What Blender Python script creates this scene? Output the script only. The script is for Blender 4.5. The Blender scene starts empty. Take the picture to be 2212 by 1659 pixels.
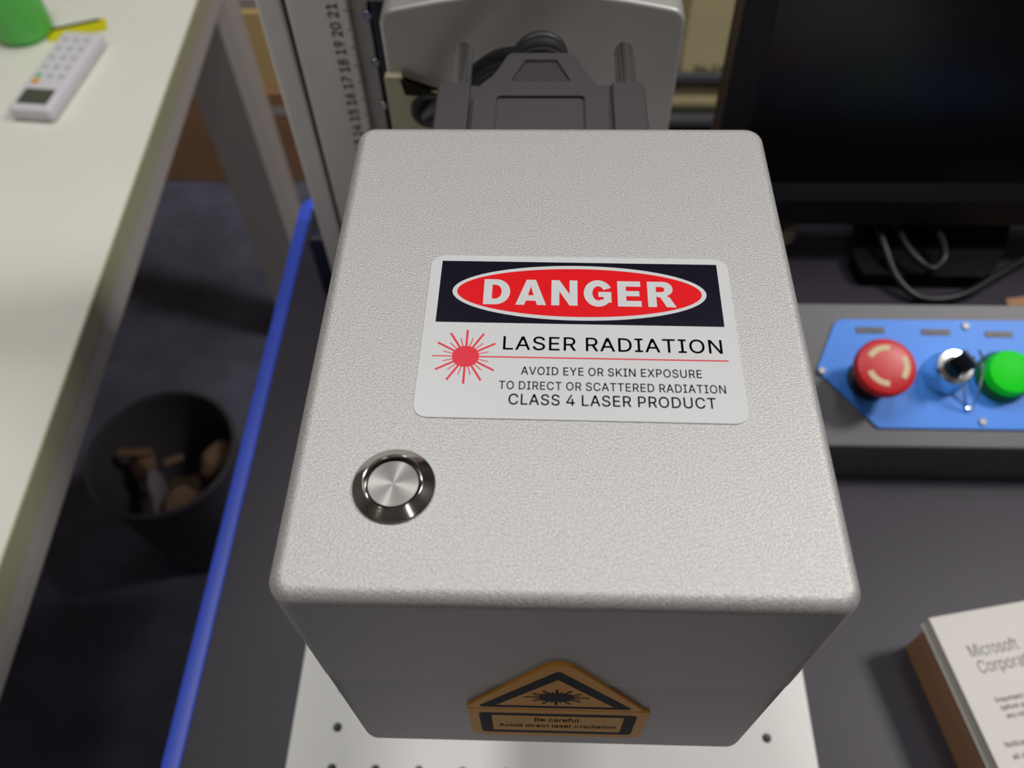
import bpy, bmesh, math, random
from mathutils import Vector, Matrix
random.seed(7)
S = bpy.context.scene
C = S.collection
PI = math.pi

# ------------------------------------------------------------------ camera
cd = bpy.data.cameras.new('camera'); cam = bpy.data.objects.new('camera', cd); C.objects.link(cam)
rx, up, fw = Vector((.9994, .0284, -.0199)), Vector((-.0118, .8182, .5748)), Vector((-.0326, .5742, -.8181))
M = Matrix((rx, up, -fw)).transposed().to_4x4(); M.translation = Vector((-.00456, -.05471, .14730))
cam.matrix_world = M
cd.sensor_width = 36; cd.lens = 29.54; cd.clip_start = .01; cd.clip_end = 50
cd.dof.use_dof = True; cd.dof.focus_distance = .203; cd.dof.aperture_fstop = 14.5
S.camera = cam
# ------------------------------------------------------------------ world, lights, exposure
w = bpy.data.worlds.new('world'); S.world = w; w.use_nodes = True
w.node_tree.nodes['Background'].inputs[0].default_value = (.93, .95, 1, 1)
w.node_tree.nodes['Background'].inputs[1].default_value = .085
def area(name, loc, target, sx, sy, power, col):
    l = bpy.data.lights.new(name, 'AREA'); l.shape = 'RECTANGLE'; l.size = sx; l.size_y = sy
    l.energy = power; l.color = col
    o = bpy.data.objects.new(name, l); C.objects.link(o); o.location = loc
    o.rotation_euler = (Vector(target) - Vector(loc)).to_track_quat('-Z', 'Y').to_euler()
    return o
area('ceiling_light_right', (1.15, .45, 1.35), (.1, .15, -.2), .30, .30, 16, (1, .97, .93))
area('ceiling_light_left_tube', (-.45, .60, 1.9), (-.45, .60, -.2), .25, 1.1, 14.5, (1, .985, .96))
area('ceiling_light_right_tube', (.45, .70, 1.9), (.45, .70, -.2), .25, 1.1, 6.5, (1, .985, .96))
area('ceiling_light_front_right', (.95, -.95, 1.9), (.6, -.3, -.2), .15, 1.0, 2.8, (1, .985, .96))
area('fill_light_front_left', (-1.1, -.95, 1.9), (-.8, -.3, -.2), .15, 1.0, 2.8, (1, .97, .90))  # unseen fill, added to lift the button ring and back cartons
S.view_settings.view_transform = 'Standard'; S.view_settings.look = 'None'
S.view_settings.gamma = 1; S.view_settings.use_curve_mapping = False
S.view_settings.exposure = 0

# ------------------------------------------------------------------ materials
def lin(c):
    return tuple(((v / 255) / 12.92 if v / 255 <= .04045 else ((v / 255 + .055) / 1.055) ** 2.4) for v in c) + (1,)
def mat(name, rgb, rough=.5, metal=0, spec=.5, bump=0, bscale=200, var=0, vscale=60, emit=0, coat=0, aniso=0, trans=0, alpha=None, detail=3, bdist=.0002):
    m = bpy.data.materials.new(name); m.use_nodes = True; nt = m.node_tree; b = nt.nodes['Principled BSDF']
    col = lin(rgb) if max(rgb) > 1 else tuple(rgb) + (1,)
    b.inputs['Base Color'].default_value = col; b.inputs['Roughness'].default_value = rough
    b.inputs['Metallic'].default_value = metal; b.inputs['Specular IOR Level'].default_value = spec
    b.inputs['Coat Weight'].default_value = coat; b.inputs['Transmission Weight'].default_value = trans
    tc = nt.nodes.new('ShaderNodeTexCoord')
    if var:
        n = nt.nodes.new('ShaderNodeTexNoise'); n.inputs['Scale'].default_value = vscale; n.inputs['Detail'].default_value = detail
        nt.links.new(tc.outputs['Object'], n.inputs['Vector'])
        r = nt.nodes.new('ShaderNodeMapRange'); r.inputs[1].default_value = .3; r.inputs[2].default_value = .7
        r.inputs[3].default_value = 1 - var; r.inputs[4].default_value = 1 + var
        nt.links.new(n.outputs['Fac'], r.inputs[0])
        mx = nt.nodes.new('ShaderNodeVectorMath'); mx.operation = 'SCALE'; mx.inputs[0].default_value = col[:3]
        nt.links.new(r.outputs[0], mx.inputs['Scale']); nt.links.new(mx.outputs[0], b.inputs['Base Color'])
    if bump:
        n2 = nt.nodes.new('ShaderNodeTexNoise'); n2.inputs['Scale'].default_value = bscale; n2.inputs['Detail'].default_value = 2
        nt.links.new(tc.outputs['Object'], n2.inputs['Vector'])
        bp = nt.nodes.new('ShaderNodeBump'); bp.inputs['Strength'].default_value = bump; bp.inputs['Distance'].default_value = bdist
        nt.links.new(n2.outputs['Fac'], bp.inputs['Height']); nt.links.new(bp.outputs[0], b.inputs['Normal'])
    if emit:
        b.inputs['Emission Color'].default_value = col; b.inputs['Emission Strength'].default_value = emit
    if aniso:
        b.inputs['Anisotropic'].default_value = aniso
        t = nt.nodes.new('ShaderNodeTangent'); t.direction_type = 'RADIAL'; t.axis = 'Z'
        nt.links.new(t.outputs[0], b.inputs['Tangent'])
    return m
MT = dict(
    blast=mat('bead_blasted_aluminium', (.51, .50, .50), .5, .45, bump=.85, bscale=2400, var=.20, vscale=2500, bdist=.00016, detail=1),
    anod_shaded=mat('satin_anodised_shaded', (.40, .385, .40), .46, .4, var=.04, vscale=25),  # satin finish; base darkened to stand in for shade on the head front
    armtop=mat('silver_painted_metal', (.54, .53, .51), .42, .4, var=.03, vscale=30),
    ext=mat('grey_aluminium_extrusion', (.92, .89, .88), .45, .2, var=.03, vscale=20),
    rulermat=mat('brushed_steel_rule', (.90, .88, .87), .42, .2),
    navy=mat('navy_paint', (34, 38, 60), .45),
    white_film=mat('white_label_film', (210, 212, 214), .32),
    black_ink=mat('black_ink', (20, 18, 34), .22, spec=.25),
    navy_ink=mat('dark_navy_ink', (30, 28, 48), .5),
    red_ink=mat('red_ink', (228, 14, 26), .3, spec=.3),
    laser_ink=mat('crimson_ink', (225, 24, 52), .45),
    yellow_film=mat('amber_label_film', (232, 160, 24), .5),
    steel=mat('polished_steel', (.74, .71, .65), .14, 1),
    spun=mat('spun_steel', (.25, .245, .235), .42, 1, aniso=.95),
    darkgap=mat('dark_recess', (12, 10, 14), .6),
    plastic=mat('black_moulded_plastic', (68, 64, 68), .55, bump=.3, bscale=1800, bdist=.0001),
    rubber=mat('black_rubber', (34, 32, 36), .5),
    cable=mat('black_cable_sheath', (26, 25, 30), .4),
    screwsteel=mat('knurled_screw_steel', (.78, .76, .75), .27, 1),
    plate=mat('cream_adapter_plate', (196, 188, 162), .45),
    table=mat('charcoal_powder_coat', (58, 54, 64), .42, spec=.28, var=.06, vscale=8, bump=.15, bscale=900),
    blue=mat('blue_edge_plastic', (60, 90, 220), .42),
    panel=mat('blue_panel_face', (74, 148, 255), .4, spec=.3),
    box=mat('grey_box_metal', (96, 96, 101), .45, var=.04, vscale=12),
    platen=mat('matt_silver_platen', (.76, .755, .74), .55, .2, var=.02, vscale=30),
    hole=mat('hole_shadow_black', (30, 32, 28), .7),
    desk=mat('off_white_laminate', (238, 236, 226), .4, var=.03, vscale=6),
    deskedge=mat('pale_edge_banding', (192, 190, 158), .5),
    frame=mat('grey_white_frame_paint', (204, 196, 192), .45),
    remote=mat('white_remote_plastic', (222, 218, 226), .4),
    lcd=mat('grey_green_display', (84, 86, 76), .25),
    rbutton=mat('pale_grey_rubber_key', (190, 190, 190), .6),
    orange=mat('orange_rubber_key', (232, 168, 40), .5),
    gkey=mat('green_rubber_key', (110, 200, 150), .5),
    greenp=mat('green_translucent_plastic', (104, 216, 96), .35, trans=.2),
    yellow=mat('yellow_card', (214, 206, 20), .5),
    black=mat('black_plastic', (11, 11, 14), .5),
    bezel=mat('black_monitor_bezel', (24, 24, 31), .4),
    screen=mat('dark_glossy_screen', (10, 9, 10), .28, spec=.6),
    estop=mat('red_button_plastic', (214, 34, 40), .38, bump=.05, bscale=500),
    cream=mat('cream_arrow_paint', (226, 202, 158), .5),
    caution_ink=mat('dull_black_ink', (30, 25, 36), .6, spec=.12),
    standm=mat('deep_black_plastic', (6, 6, 8), .55, spec=.2),
    rail=mat('dull_rail_metal', (.50, .48, .47), .4, .4),
    grip=mat('moulded_plastic_glint', (110, 106, 112), .25),  # hood plastic with a lighter base standing in for glints on the bumps
    bolt=mat('dull_bolt_steel', (.45, .44, .43), .5, .6),
    chrome=mat('chrome', (.8, .8, .8), .16, 1),
    keyblue=mat('blue_black_key_core', (10, 40, 62), .3),
    greenl=mat('green_lens', (10, 205, 24), .5, spec=.2, emit=.22),
    greenring=mat('dark_green_lens_skirt', (4, 110, 34), .3),
    greytext=mat('grey_plate_print', (168, 160, 148), .5),
    tag=mat('dark_name_plate', (34, 40, 58), .4),
    paper=mat('white_booklet_cover', (214, 209, 204), .5, var=.015, vscale=40),
    pages=mat('booklet_page_edges', (228, 224, 216), .7),
    ink=mat('grey_print_ink', (96, 92, 90), .6),
    inkf=mat('faint_olive_ink', (168, 164, 150), .6),
    brown=mat('brown_cardboard', (176, 132, 98), .8, var=.08, vscale=18),
    tan=mat('tan_cardboard', (236, 202, 136), .8, var=.06, vscale=9),
    beige=mat('beige_cardboard', (232, 218, 166), .8, var=.05, vscale=7),
    tape=mat('grey_packing_tape', (190, 184, 180), .4),
    carpet=mat('dark_blue_grey_carpet', (106, 107, 124), .95, spec=.1, var=.22, vscale=14, bump=.6, bscale=300, bdist=.003, detail=6),
    wall=mat('dim_wall_paint', (150, 146, 144), .8, var=.03, vscale=3),
    ceil=mat('white_ceiling_paint', (225, 222, 214), .8),
    bin=mat('dark_bin_plastic', (74, 70, 76), .35),
    crumple=mat('crumpled_kraft_paper', (112, 86, 66), .85, var=.3, vscale=30),
    scrapgrey=mat('grey_foam_scrap', (108, 100, 108), .8, var=.1, vscale=40),
)

# ------------------------------------------------------------------ helpers
def finish(me, angle=35):
    for p in me.polygons: p.use_smooth = True
    me.set_sharp_from_angle(angle=math.radians(angle))
def link(name, bm, m, parent=None, loc=None, rot=None, smooth=True, label=None, angle=35):
    bmesh.ops.recalc_face_normals(bm, faces=bm.faces)
    me = bpy.data.meshes.new(name); bm.to_mesh(me); bm.free()
    if smooth: finish(me, angle)
    me.materials.append(MT[m] if isinstance(m, str) else m)
    o = bpy.data.objects.new(name, me); C.objects.link(o)
    if smooth:
        wn = o.modifiers.new('weighted_normal', 'WEIGHTED_NORMAL'); wn.keep_sharp = True; wn.weight = 100
    if parent: o.parent = parent
    if loc is not None: o.location = loc
    if rot is not None: o.rotation_euler = rot
    if label: o['label'] = label
    return o
def tag(o, label, cat, group=None):
    o['label'] = label; o['category'] = cat
    if group: o['group'] = group
    return o
def thing(name, label, cat, loc=(0, 0, 0), rot=(0, 0, 0), group=None):
    o = bpy.data.objects.new(name, None); C.objects.link(o); o.location = loc; o.rotation_euler = rot
    o.empty_display_size = .01
    return tag(o, label, cat, group)
def struct(o): o['kind'] = 'structure'; return o
def box(bm, x0, x1, y0, y1, z0, z1, r=0, seg=3, keep=None):
    """box with bevelled edges; keep='top'/'bottom' leaves that rim sharp"""
    t = bmesh.new(); bmesh.ops.create_cube(t, size=1)
    for v in t.verts:
        v.co = Vector((x0 + (v.co.x + .5) * (x1 - x0), y0 + (v.co.y + .5) * (y1 - y0), z0 + (v.co.z + .5) * (z1 - z0)))
    if r:
        es = []
        for e in t.edges:
            zs = [v.co.z for v in e.verts]
            if keep == 'top' and min(zs) > z1 - 1e-9: continue
            if keep == 'bottom' and max(zs) < z0 + 1e-9: continue
            es.append(e)
        bmesh.ops.bevel(t, geom=es, offset=r, segments=seg, profile=.5, affect='EDGES', clamp_overlap=True)
    me = bpy.data.meshes.new('tmp'); t.to_mesh(me); t.free(); bm.from_mesh(me); bpy.data.meshes.remove(me)
    return bm
def B(*a, **k): return box(bmesh.new(), *a, **k)
def lathe(prof, n=48, bm=None):
    bm = bm or bmesh.new(); rings = []
    for r, z in prof:
        if r < 1e-7: rings.append([bm.verts.new((0, 0, z))])
        else: rings.append([bm.verts.new((r * math.cos(2 * PI * k / n), r * math.sin(2 * PI * k / n), z)) for k in range(n)])
    for a, b in zip(rings, rings[1:]):
        for k in range(n):
            k2 = (k + 1) % n
            if len(a) == 1 and len(b) == 1: continue
            if len(a) == 1: bm.faces.new((a[0], b[k], b[k2]))
            elif len(b) == 1: bm.faces.new((a[k], a[k2], b[0]))
            else: bm.faces.new((a[k], a[k2], b[k2], b[k]))
    return bm
def rpoly(pts, r, seg=6):
    """round the corners of a 2D polygon (r scalar or list)"""
    out = []; n = len(pts)
    for i, p in enumerate(pts):
        rr = r[i] if isinstance(r, (list, tuple)) else r
        p = Vector(p); a = Vector(pts[i - 1]); b = Vector(pts[(i + 1) % n])
        if rr <= 0: out.append(tuple(p)); continue
        da, db = (a - p).normalized(), (b - p).normalized()
        ang = da.angle(db); d = min(rr / math.tan(ang / 2), (a - p).length * .49, (b - p).length * .49)
        rr2 = d * math.tan(ang / 2); c = p + (da + db).normalized() * (rr2 / math.sin(ang / 2))
        s, e = p + da * d - c, p + db * d - c
        for k in range(seg + 1):
            t = k / seg; v = s.lerp(e, t)
            if v.length > 0: v = v.normalized() * rr2
            out.append(tuple(c + v))
    return out
def prism(pts, z0, z1, bev=0, seg=2, bm=None, axis='z'):
    t = bmesh.new()
    a = [t.verts.new((x, y, z0)) for x, y in pts]; b = [t.verts.new((x, y, z1)) for x, y in pts]
    fb = t.faces.new(a[::-1]); ft = t.faces.new(b)
    n = len(pts)
    for i in range(n): t.faces.new((a[i], a[(i + 1) % n], b[(i + 1) % n], b[i]))
    if bev: bmesh.ops.bevel(t, geom=list(ft.edges), offset=bev, segments=seg, profile=.5, affect='EDGES')
    if axis == 'y':      # profile lies in XZ, extrusion along -Y (z1 side faces the front)
        for v in t.verts: v.co = Vector((v.co.x, -v.co.z, v.co.y))
    bmesh.ops.triangulate(t, faces=[f for f in t.faces if len(f.verts) > 4])
    bm = bm or bmesh.new()
    me = bpy.data.meshes.new('tmp'); t.to_mesh(me); t.free(); bm.from_mesh(me); bpy.data.meshes.remove(me)
    return bm
def rsolid(x0, x1, y0, y1, R, z0, z1, r, seg=6, flip=False):
    """block with rounded upright corners (R) and one rounded rim (r); flip rounds the bottom rim"""
    t = bmesh.new(); rings = []
    prof = [(0, z0)] + [(r * (1 - math.cos(k / seg * PI / 2)), z1 - r * (1 - math.sin(k / seg * PI / 2))) for k in range(seg + 1)]
    for d, z in prof:
        pts = rpoly(rect(x0 + d, x1 - d, y0 + d, y1 - d), R - d * .98, 8)
        rings.append([t.verts.new((x, y, (z0 + z1 - z) if flip else z)) for x, y in pts])
    n = len(rings[0])
    for a, b in zip(rings, rings[1:]):
        for k in range(n): t.faces.new((a[k], a[(k + 1) % n], b[(k + 1) % n], b[k]))
    t.faces.new(rings[0][::-1]); t.faces.new(rings[-1]); return t
def osolid(pts, z0, z1, r, seg=4):
    """convex outline in XZ extruded along -Y with a rounded front rim"""
    t = bmesh.new(); n = len(pts); P = [Vector(p) for p in pts]; N = []
    for i in range(n):
        e1 = (P[i] - P[i - 1]).normalized(); e2 = (P[(i + 1) % n] - P[i]).normalized()
        m_ = Vector((e1.y + e2.y, -e1.x - e2.x)); N.append(m_.normalized())
    rings = []
    for d, z in [(0, z0)] + [(r * (1 - math.cos(k / seg * PI / 2)), z1 - r * (1 - math.sin(k / seg * PI / 2))) for k in range(seg + 1)]:
        rings.append([t.verts.new((p.x - q.x * d, -z, p.y - q.y * d)) for p, q in zip(P, N)])
    for a, b in zip(rings, rings[1:]):
        for k in range(n): t.faces.new((a[k], a[(k + 1) % n], b[(k + 1) % n], b[k]))
    t.faces.new(rings[0][::-1]); t.faces.new(rings[-1]); return t
def flat(pts, z, bm=None):
    bm = bm or bmesh.new()
    f = bm.faces.new([bm.verts.new((x, y, z)) for x, y in pts]); bmesh.ops.triangulate(bm, faces=[f])
    return bm
def catmull(pts, n=8):
    P = [Vector(p) for p in pts]; P = [P[0] * 2 - P[1]] + P + [P[-1] * 2 - P[-2]]; out = []
    for i in range(1, len(P) - 2):
        for k in range(n):
            t = k / n; a, b, c, d = P[i - 1:i + 3]
            out.append(.5 * ((2 * b) + (c - a) * t + (2 * a - 5 * b + 4 * c - d) * t * t + (3 * b - a - 3 * c + d) * t ** 3))
    out.append(P[-2]); return out
def tube(pts, r, n=14, bm=None, smooth=8):
    bm = bm or bmesh.new(); P = catmull(pts, smooth) if smooth else [Vector(p) for p in pts]
    t0 = (P[1] - P[0]).normalized(); u = t0.orthogonal().normalized(); rings = []
    for i, p in enumerate(P):
        t = (P[min(i + 1, len(P) - 1)] - P[max(i - 1, 0)]).normalized()
        u = (u - t * u.dot(t)).normalized(); v = t.cross(u)
        rr = r(i / (len(P) - 1)) if callable(r) else r
        rings.append([bm.verts.new(p + (u * math.cos(2 * PI * k / n) + v * math.sin(2 * PI * k / n)) * rr) for k in range(n)])
    for a, b in zip(rings, rings[1:]):
        for k in range(n): bm.faces.new((a[k], a[(k + 1) % n], b[(k + 1) % n], b[k]))
    bm.faces.new(rings[0][::-1]); bm.faces.new(rings[-1]); return bm
# sans-serif letter outlines: advance | contours (thousandths of the em)
GLY = {
 ".": "188|83,-3 73,1 63,9 55,18 51,29 50,41 51,53 55,64 63,73 73,81 83,85 95,87 107,85 118,81 128,73 135,64 140,53 141,41 140,29 135,18 128,9 118,1 107,-3 95,-4",
 "0": "453|191,-3 158,7 130,24 105,48 85,77 69,113 57,155 50,202 48,254 50,306 57,353 69,395 85,431 106,461 130,484 159,502 191,512 227,516 262,512 295,502 323,484 348,461 368,431 384,395 396,353 403,306 405,254 403,202 396,155 384,113 368,77 348,48 323,24 295,7 263,-3 227,-7|250,52 271,60 290,74 306,92 320,116 330,144 338,176 342,213 344,254 342,295 338,332 330,365 320,393 306,416 290,435 271,449 250,457 227,460 203,457 182,449 163,435 147,416 134,393 123,365 115,332 111,295 109,254 111,213 115,176 123,144 134,116 147,92 163,74 182,60 203,52 227,50",
 "1": "453|76,55 391,55 391,0 76,0|276,0 212,0 212,448 209,448 86,358 86,427 198,509 276,509",
 "2": "453|64,47 234,229 282,282 294,298 303,312 311,327 316,341 319,356 320,371 319,389 315,405 308,419 298,431 287,441 273,449 258,455 241,458 224,460 205,458 188,454 172,447 159,438 148,427 139,413 132,398 128,381 127,362 66,362 68,391 75,418 86,442 102,464 121,482 143,496 168,507 196,513 225,516 254,513 281,507 306,497 328,482 346,465 361,445 372,423 379,398 381,372 380,354 377,336 371,318 363,299 351,280 336,259 267,180 153,60 153,57 389,57 389,0 64,0",
 "3": "453|188,-5 159,1 133,10 108,22 88,38 70,57 57,79 48,104 44,132 109,132 112,115 118,100 126,87 137,76 150,66 165,59 182,54 200,51 219,50 239,51 258,55 275,61 291,69 304,80 315,93 323,108 328,125 329,145 328,163 323,180 316,196 306,211 292,223 275,234 254,241 229,246 201,248 157,248 157,299 288,448 288,452 70,452 70,509 372,509 372,461 211,278 211,289 247,290 279,286 308,276 333,262 354,244 371,222 383,198 391,173 393,145 390,116 383,90 370,66 354,45 333,27 309,12 281,2 251,-5 218,-7",
 "4": "453|40,158 247,509 311,509 109,166 109,163 413,163 413,105 40,105|282,121 282,146 282,318 343,318 343,0 282,0",
 "5": "453|192,-5 165,1 140,11 118,25 99,41 83,60 71,82 63,105 60,130 122,130 125,115 130,102 138,89 148,78 160,68 173,60 188,54 204,51 221,50 241,51 259,56 276,64 291,75 304,89 314,104 322,122 326,141 328,162 326,183 321,203 314,221 303,237 290,251 275,262 257,270 238,275 218,277 201,276 184,273 167,268 152,262 139,255 128,246 67,253 96,509 366,509 366,452 151,452 134,301 136,301 148,311 162,318 178,325 194,330 212,333 229,334 252,332 274,328 294,321 313,311 330,299 345,285 358,269 370,251 379,231 386,210 390,187 391,163 388,132 381,102 369,76 352,52 332,32 309,15 282,3 253,-4 221,-7",
 "6": "453|196,-4 168,3 142,15 119,31 100,51 84,74 73,101 66,130 64,162 65,187 71,212 80,239 93,268 112,302 137,340 252,509 322,509 151,261 145,261 151,270 157,279 165,288 174,295 184,302 196,307 208,311 221,313 235,314 265,312 291,305 316,295 337,280 355,262 370,240 380,215 387,187 389,157 387,127 379,98 368,73 352,50 333,30 310,14 284,3 257,-4 226,-7|245,50 263,55 279,63 293,73 304,86 314,101 322,119 326,137 327,157 326,178 322,196 314,213 304,228 293,241 279,251 263,259 245,264 226,265 207,264 190,259 174,252 160,241 148,229 138,214 131,197 126,179 125,158 126,138 131,119 138,102 148,86 160,73 174,63 190,55 207,50 226,48",
 "7": "453|323,448 323,452 62,452 62,509 391,509 391,449 165,0 97,0",
 "8": "453|193,-5 163,1 136,11 111,25 91,42 74,62 62,84 54,109 52,135 53,156 58,176 65,195 75,212 87,228 101,241 117,252 134,260 153,265 153,267 129,276 109,289 93,308 80,330 73,354 70,380 73,405 79,429 90,450 106,469 124,485 146,498 170,508 197,514 226,516 255,514 282,508 306,498 328,485 346,469 361,450 373,429 379,405 382,380 379,354 372,330 359,308 343,289 323,276 300,267 300,265 319,260 335,252 351,241 365,228 377,212 387,195 395,176 399,156 401,135 398,109 391,84 378,62 362,42 341,25 317,11 289,1 259,-5 226,-7|248,50 267,54 285,60 300,69 313,79 323,91 331,106 335,121 337,139 335,157 330,173 322,189 312,202 298,213 283,223 265,230 247,234 226,235 206,234 187,230 169,223 154,213 140,202 130,189 122,173 117,157 115,139 117,121 121,106 129,91 139,79 152,69 167,60 185,54 205,50 226,49|244,291 260,294 274,300 287,308 298,318 307,330 314,344 318,359 319,376 318,392 314,407 308,420 299,432 288,442 275,449 260,455 244,459 226,460 208,459 192,455 177,449 164,442 153,432 145,420 138,407 134,392 133,376 134,359 138,344 145,330 154,318 165,308 178,300 193,294 209,291 226,290",
 "9": "453|256,513 285,506 310,494 333,478 352,458 368,434 380,408 387,378 389,347 387,322 382,296 373,270 359,240 340,207 315,168 200,0 130,0 301,248 307,248 302,238 295,229 287,221 278,214 268,207 257,202 245,198 232,195 218,195 188,197 161,203 137,214 116,229 98,247 83,269 72,294 66,321 64,352 66,382 73,411 85,436 101,459 120,479 143,494 168,506 196,513 226,516|207,459 190,454 174,446 160,435 148,423 138,407 131,390 127,372 125,352 127,331 131,313 138,295 148,280 160,268 174,257 190,250 207,245 226,243 245,245 263,249 279,257 293,267 305,280 314,295 322,312 326,330 327,350 326,371 322,390 314,407 305,422 293,435 279,446 263,454 245,459 226,460",
 "A": "480|201,509 276,509 463,0 395,0 287,302 264,372 232,478 245,478 213,371 191,302 85,0 16,0|110,199 370,199 370,142 110,142",
 "B": "456|60,509 241,509 274,507 304,501 329,491 350,477 367,461 381,442 390,421 396,398 398,374 397,353 393,336 387,320 378,307 368,295 356,286 343,278 329,272 315,267 315,262 331,260 347,254 363,245 378,234 391,220 402,203 411,184 416,161 418,136 416,111 410,88 400,67 386,48 368,31 344,18 317,8 284,2 247,0 60,0|245,57 281,60 309,67 330,80 344,96 353,115 355,137 354,153 350,169 342,184 333,197 320,209 306,218 289,225 269,229 248,231 125,231 125,57|238,285 256,287 273,290 288,296 302,304 314,314 323,326 330,340 335,355 336,372 333,393 326,412 313,429 294,442 270,449 240,452 125,452 125,285",
 "C": "510|225,-3 186,7 150,25 119,49 92,79 70,115 53,157 44,203 40,254 44,305 53,352 70,393 92,429 119,459 150,484 186,501 225,512 267,516 293,514 317,511 340,504 362,496 383,485 402,471 419,456 435,438 448,418 459,397 467,373 473,348 408,348 404,365 397,380 389,395 380,407 369,418 357,428 344,437 330,444 315,449 300,453 284,455 267,456 237,453 209,445 184,432 161,414 141,391 125,364 113,332 106,295 103,254 106,213 113,177 125,145 141,117 161,94 184,76 210,63 237,56 267,53 284,54 300,56 315,60 330,65 344,72 357,81 369,90 380,102 389,114 397,128 404,144 408,160 473,160 467,135 459,112 448,91 435,71 420,53 402,38 383,24 363,13 341,5 317,-2 293,-6 267,-7",
 "D": "502|96,0 96,57 215,57 254,60 288,68 318,81 343,99 363,122 379,149 390,181 397,216 399,255 397,294 390,329 379,361 364,388 344,410 320,428 291,441 258,449 221,452 93,452 93,509 225,509 273,505 315,495 353,478 385,455 412,426 433,391 449,351 458,306 462,255 458,205 449,159 433,119 411,83 384,54 351,31 312,14 268,3 219,0|125,0 60,0 60,509 125,509",
 "E": "419|60,509 372,509 372,452 125,452 125,286 355,286 355,229 125,229 125,57 375,57 375,0 60,0",
 "F": "410|60,509 369,509 369,452 125,452 125,278 346,278 346,221 125,221 125,0 60,0",
 "G": "520|225,-3 185,7 149,25 118,49 91,79 69,116 53,157 43,203 40,254 43,305 53,352 69,393 91,429 117,459 149,484 184,501 223,512 265,516 291,514 316,510 340,504 363,494 384,483 403,469 421,453 436,436 449,416 460,395 468,373 474,349 408,349 402,365 395,379 387,393 378,406 368,417 356,427 344,436 330,443 315,448 300,453 283,455 265,456 236,453 209,445 183,432 160,414 141,392 125,364 113,332 106,295 103,254 106,213 113,177 125,145 141,117 161,95 184,76 210,63 238,56 269,53 296,55 322,61 345,71 365,85 382,102 396,123 407,147 413,173 415,202 434,199 283,199 283,256 478,256 478,200 475,160 466,124 451,91 431,62 406,38 377,19 344,5 308,-4 269,-7",
 "H": "517|60,509 125,509 125,289 392,289 392,509 457,509 457,0 392,0 392,232 125,232 125,0 60,0",
 "I": "300|31,57 118,57 118,452 31,452 31,509 269,509 269,452 183,452 183,57 269,57 269,0 31,0",
 "K": "467|104,216 139,261 174,303 212,344 364,509 448,509 231,276 228,276 104,145|60,509 125,509 125,334 124,225 125,193 125,0 60,0|188,259 228,309 449,0 372,0",
 "L": "393|60,509 125,509 125,57 361,57 361,0 60,0",
 "M": "628|60,509 152,509 277,187 287,159 299,123 311,84 322,49 307,49 318,83 330,121 342,158 352,187 476,509 568,509 568,0 504,0 504,291 504,327 505,369 506,413 507,457 513,457 498,409 482,363 467,322 456,291 342,0 286,0 170,291 159,321 145,361 129,408 112,457 119,457 120,416 121,372 122,328 122,291 122,0 60,0",
 "N": "523|60,509 136,509 343,183 363,151 388,107 414,55 405,54 401,108 399,157 399,195 399,509 463,509 463,0 387,0 202,290 177,331 148,381 108,452 119,454 122,384 124,328 125,291 125,0 60,0",
 "O": "533|225,-3 186,7 150,25 119,49 92,79 70,115 53,157 44,203 40,254 44,305 53,352 70,393 92,429 119,459 150,484 186,501 225,512 267,516 309,512 348,501 384,484 415,459 442,429 464,393 480,352 490,305 493,254 490,203 480,157 464,115 442,79 415,49 384,25 348,7 309,-3 267,-7|296,55 324,63 349,76 372,94 392,116 408,144 420,176 428,213 430,254 428,295 420,332 408,365 392,392 372,415 349,433 324,446 296,453 267,456 237,453 210,445 184,433 161,415 142,392 125,364 113,332 106,295 103,254 106,213 113,176 125,144 142,117 161,94 184,76 210,63 237,55 267,53",
 "P": "445|60,509 235,509 272,506 305,499 332,487 356,471 375,452 390,430 400,404 407,377 409,348 407,318 400,291 390,265 375,243 356,223 332,207 305,195 272,188 235,186 125,186 125,0 60,0|125,242 233,242 257,244 279,248 297,256 312,266 324,279 333,294 339,310 343,328 344,348 343,367 339,385 333,402 324,416 312,428 297,439 279,446 257,451 232,452 125,452",
 "R": "449|60,509 236,509 273,506 305,500 333,489 356,473 376,455 390,433 401,408 407,381 409,352 407,323 401,296 390,271 376,250 356,232 333,217 305,206 273,200 236,198 125,198 125,0 60,0|125,255 234,255 258,256 280,260 298,267 313,276 325,287 334,300 340,316 344,333 345,352 344,371 340,389 334,405 325,419 313,430 298,440 279,446 258,451 233,452 125,452|230,229 303,229 428,0 353,0",
 "S": "447|188,-7 156,-1 128,9 102,23 81,40 64,60 51,83 42,109 38,137 104,137 108,118 114,102 123,88 136,76 150,66 166,59 185,53 204,50 224,49 246,50 267,54 286,60 303,69 317,79 329,92 338,106 344,122 346,139 344,154 340,168 332,179 322,189 310,197 296,205 245,222 184,239 145,253 112,269 86,289 67,313 56,341 52,372 54,400 62,425 75,448 92,468 113,484 138,498 165,508 195,514 227,516 259,514 289,508 316,498 340,484 360,468 377,449 390,427 398,403 401,378 337,378 332,402 320,421 302,437 280,449 254,456 225,459 204,457 185,454 167,448 152,440 139,430 129,418 121,405 117,391 115,376 117,359 122,345 131,334 142,324 155,315 169,308 212,293 264,279 312,264 328,256 344,248 359,238 372,226 384,213 395,198 402,180 407,161 408,139 406,112 399,87 386,64 370,43 349,25 323,11 294,0 261,-7 224,-9",
 "T": "449|32,509 417,509 417,452 257,452 257,0 193,0 193,452 32,452",
 "U": "517|220,-6 186,2 154,15 126,33 103,55 85,80 71,108 63,140 60,173 60,509 124,509 124,178 126,155 132,133 141,113 153,95 169,80 187,68 208,59 232,53 259,52 285,53 309,59 331,68 349,80 364,95 377,113 385,133 391,155 393,178 393,509 457,509 457,173 454,140 446,108 433,80 414,55 391,33 363,15 332,2 297,-6 259,-8",
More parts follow.
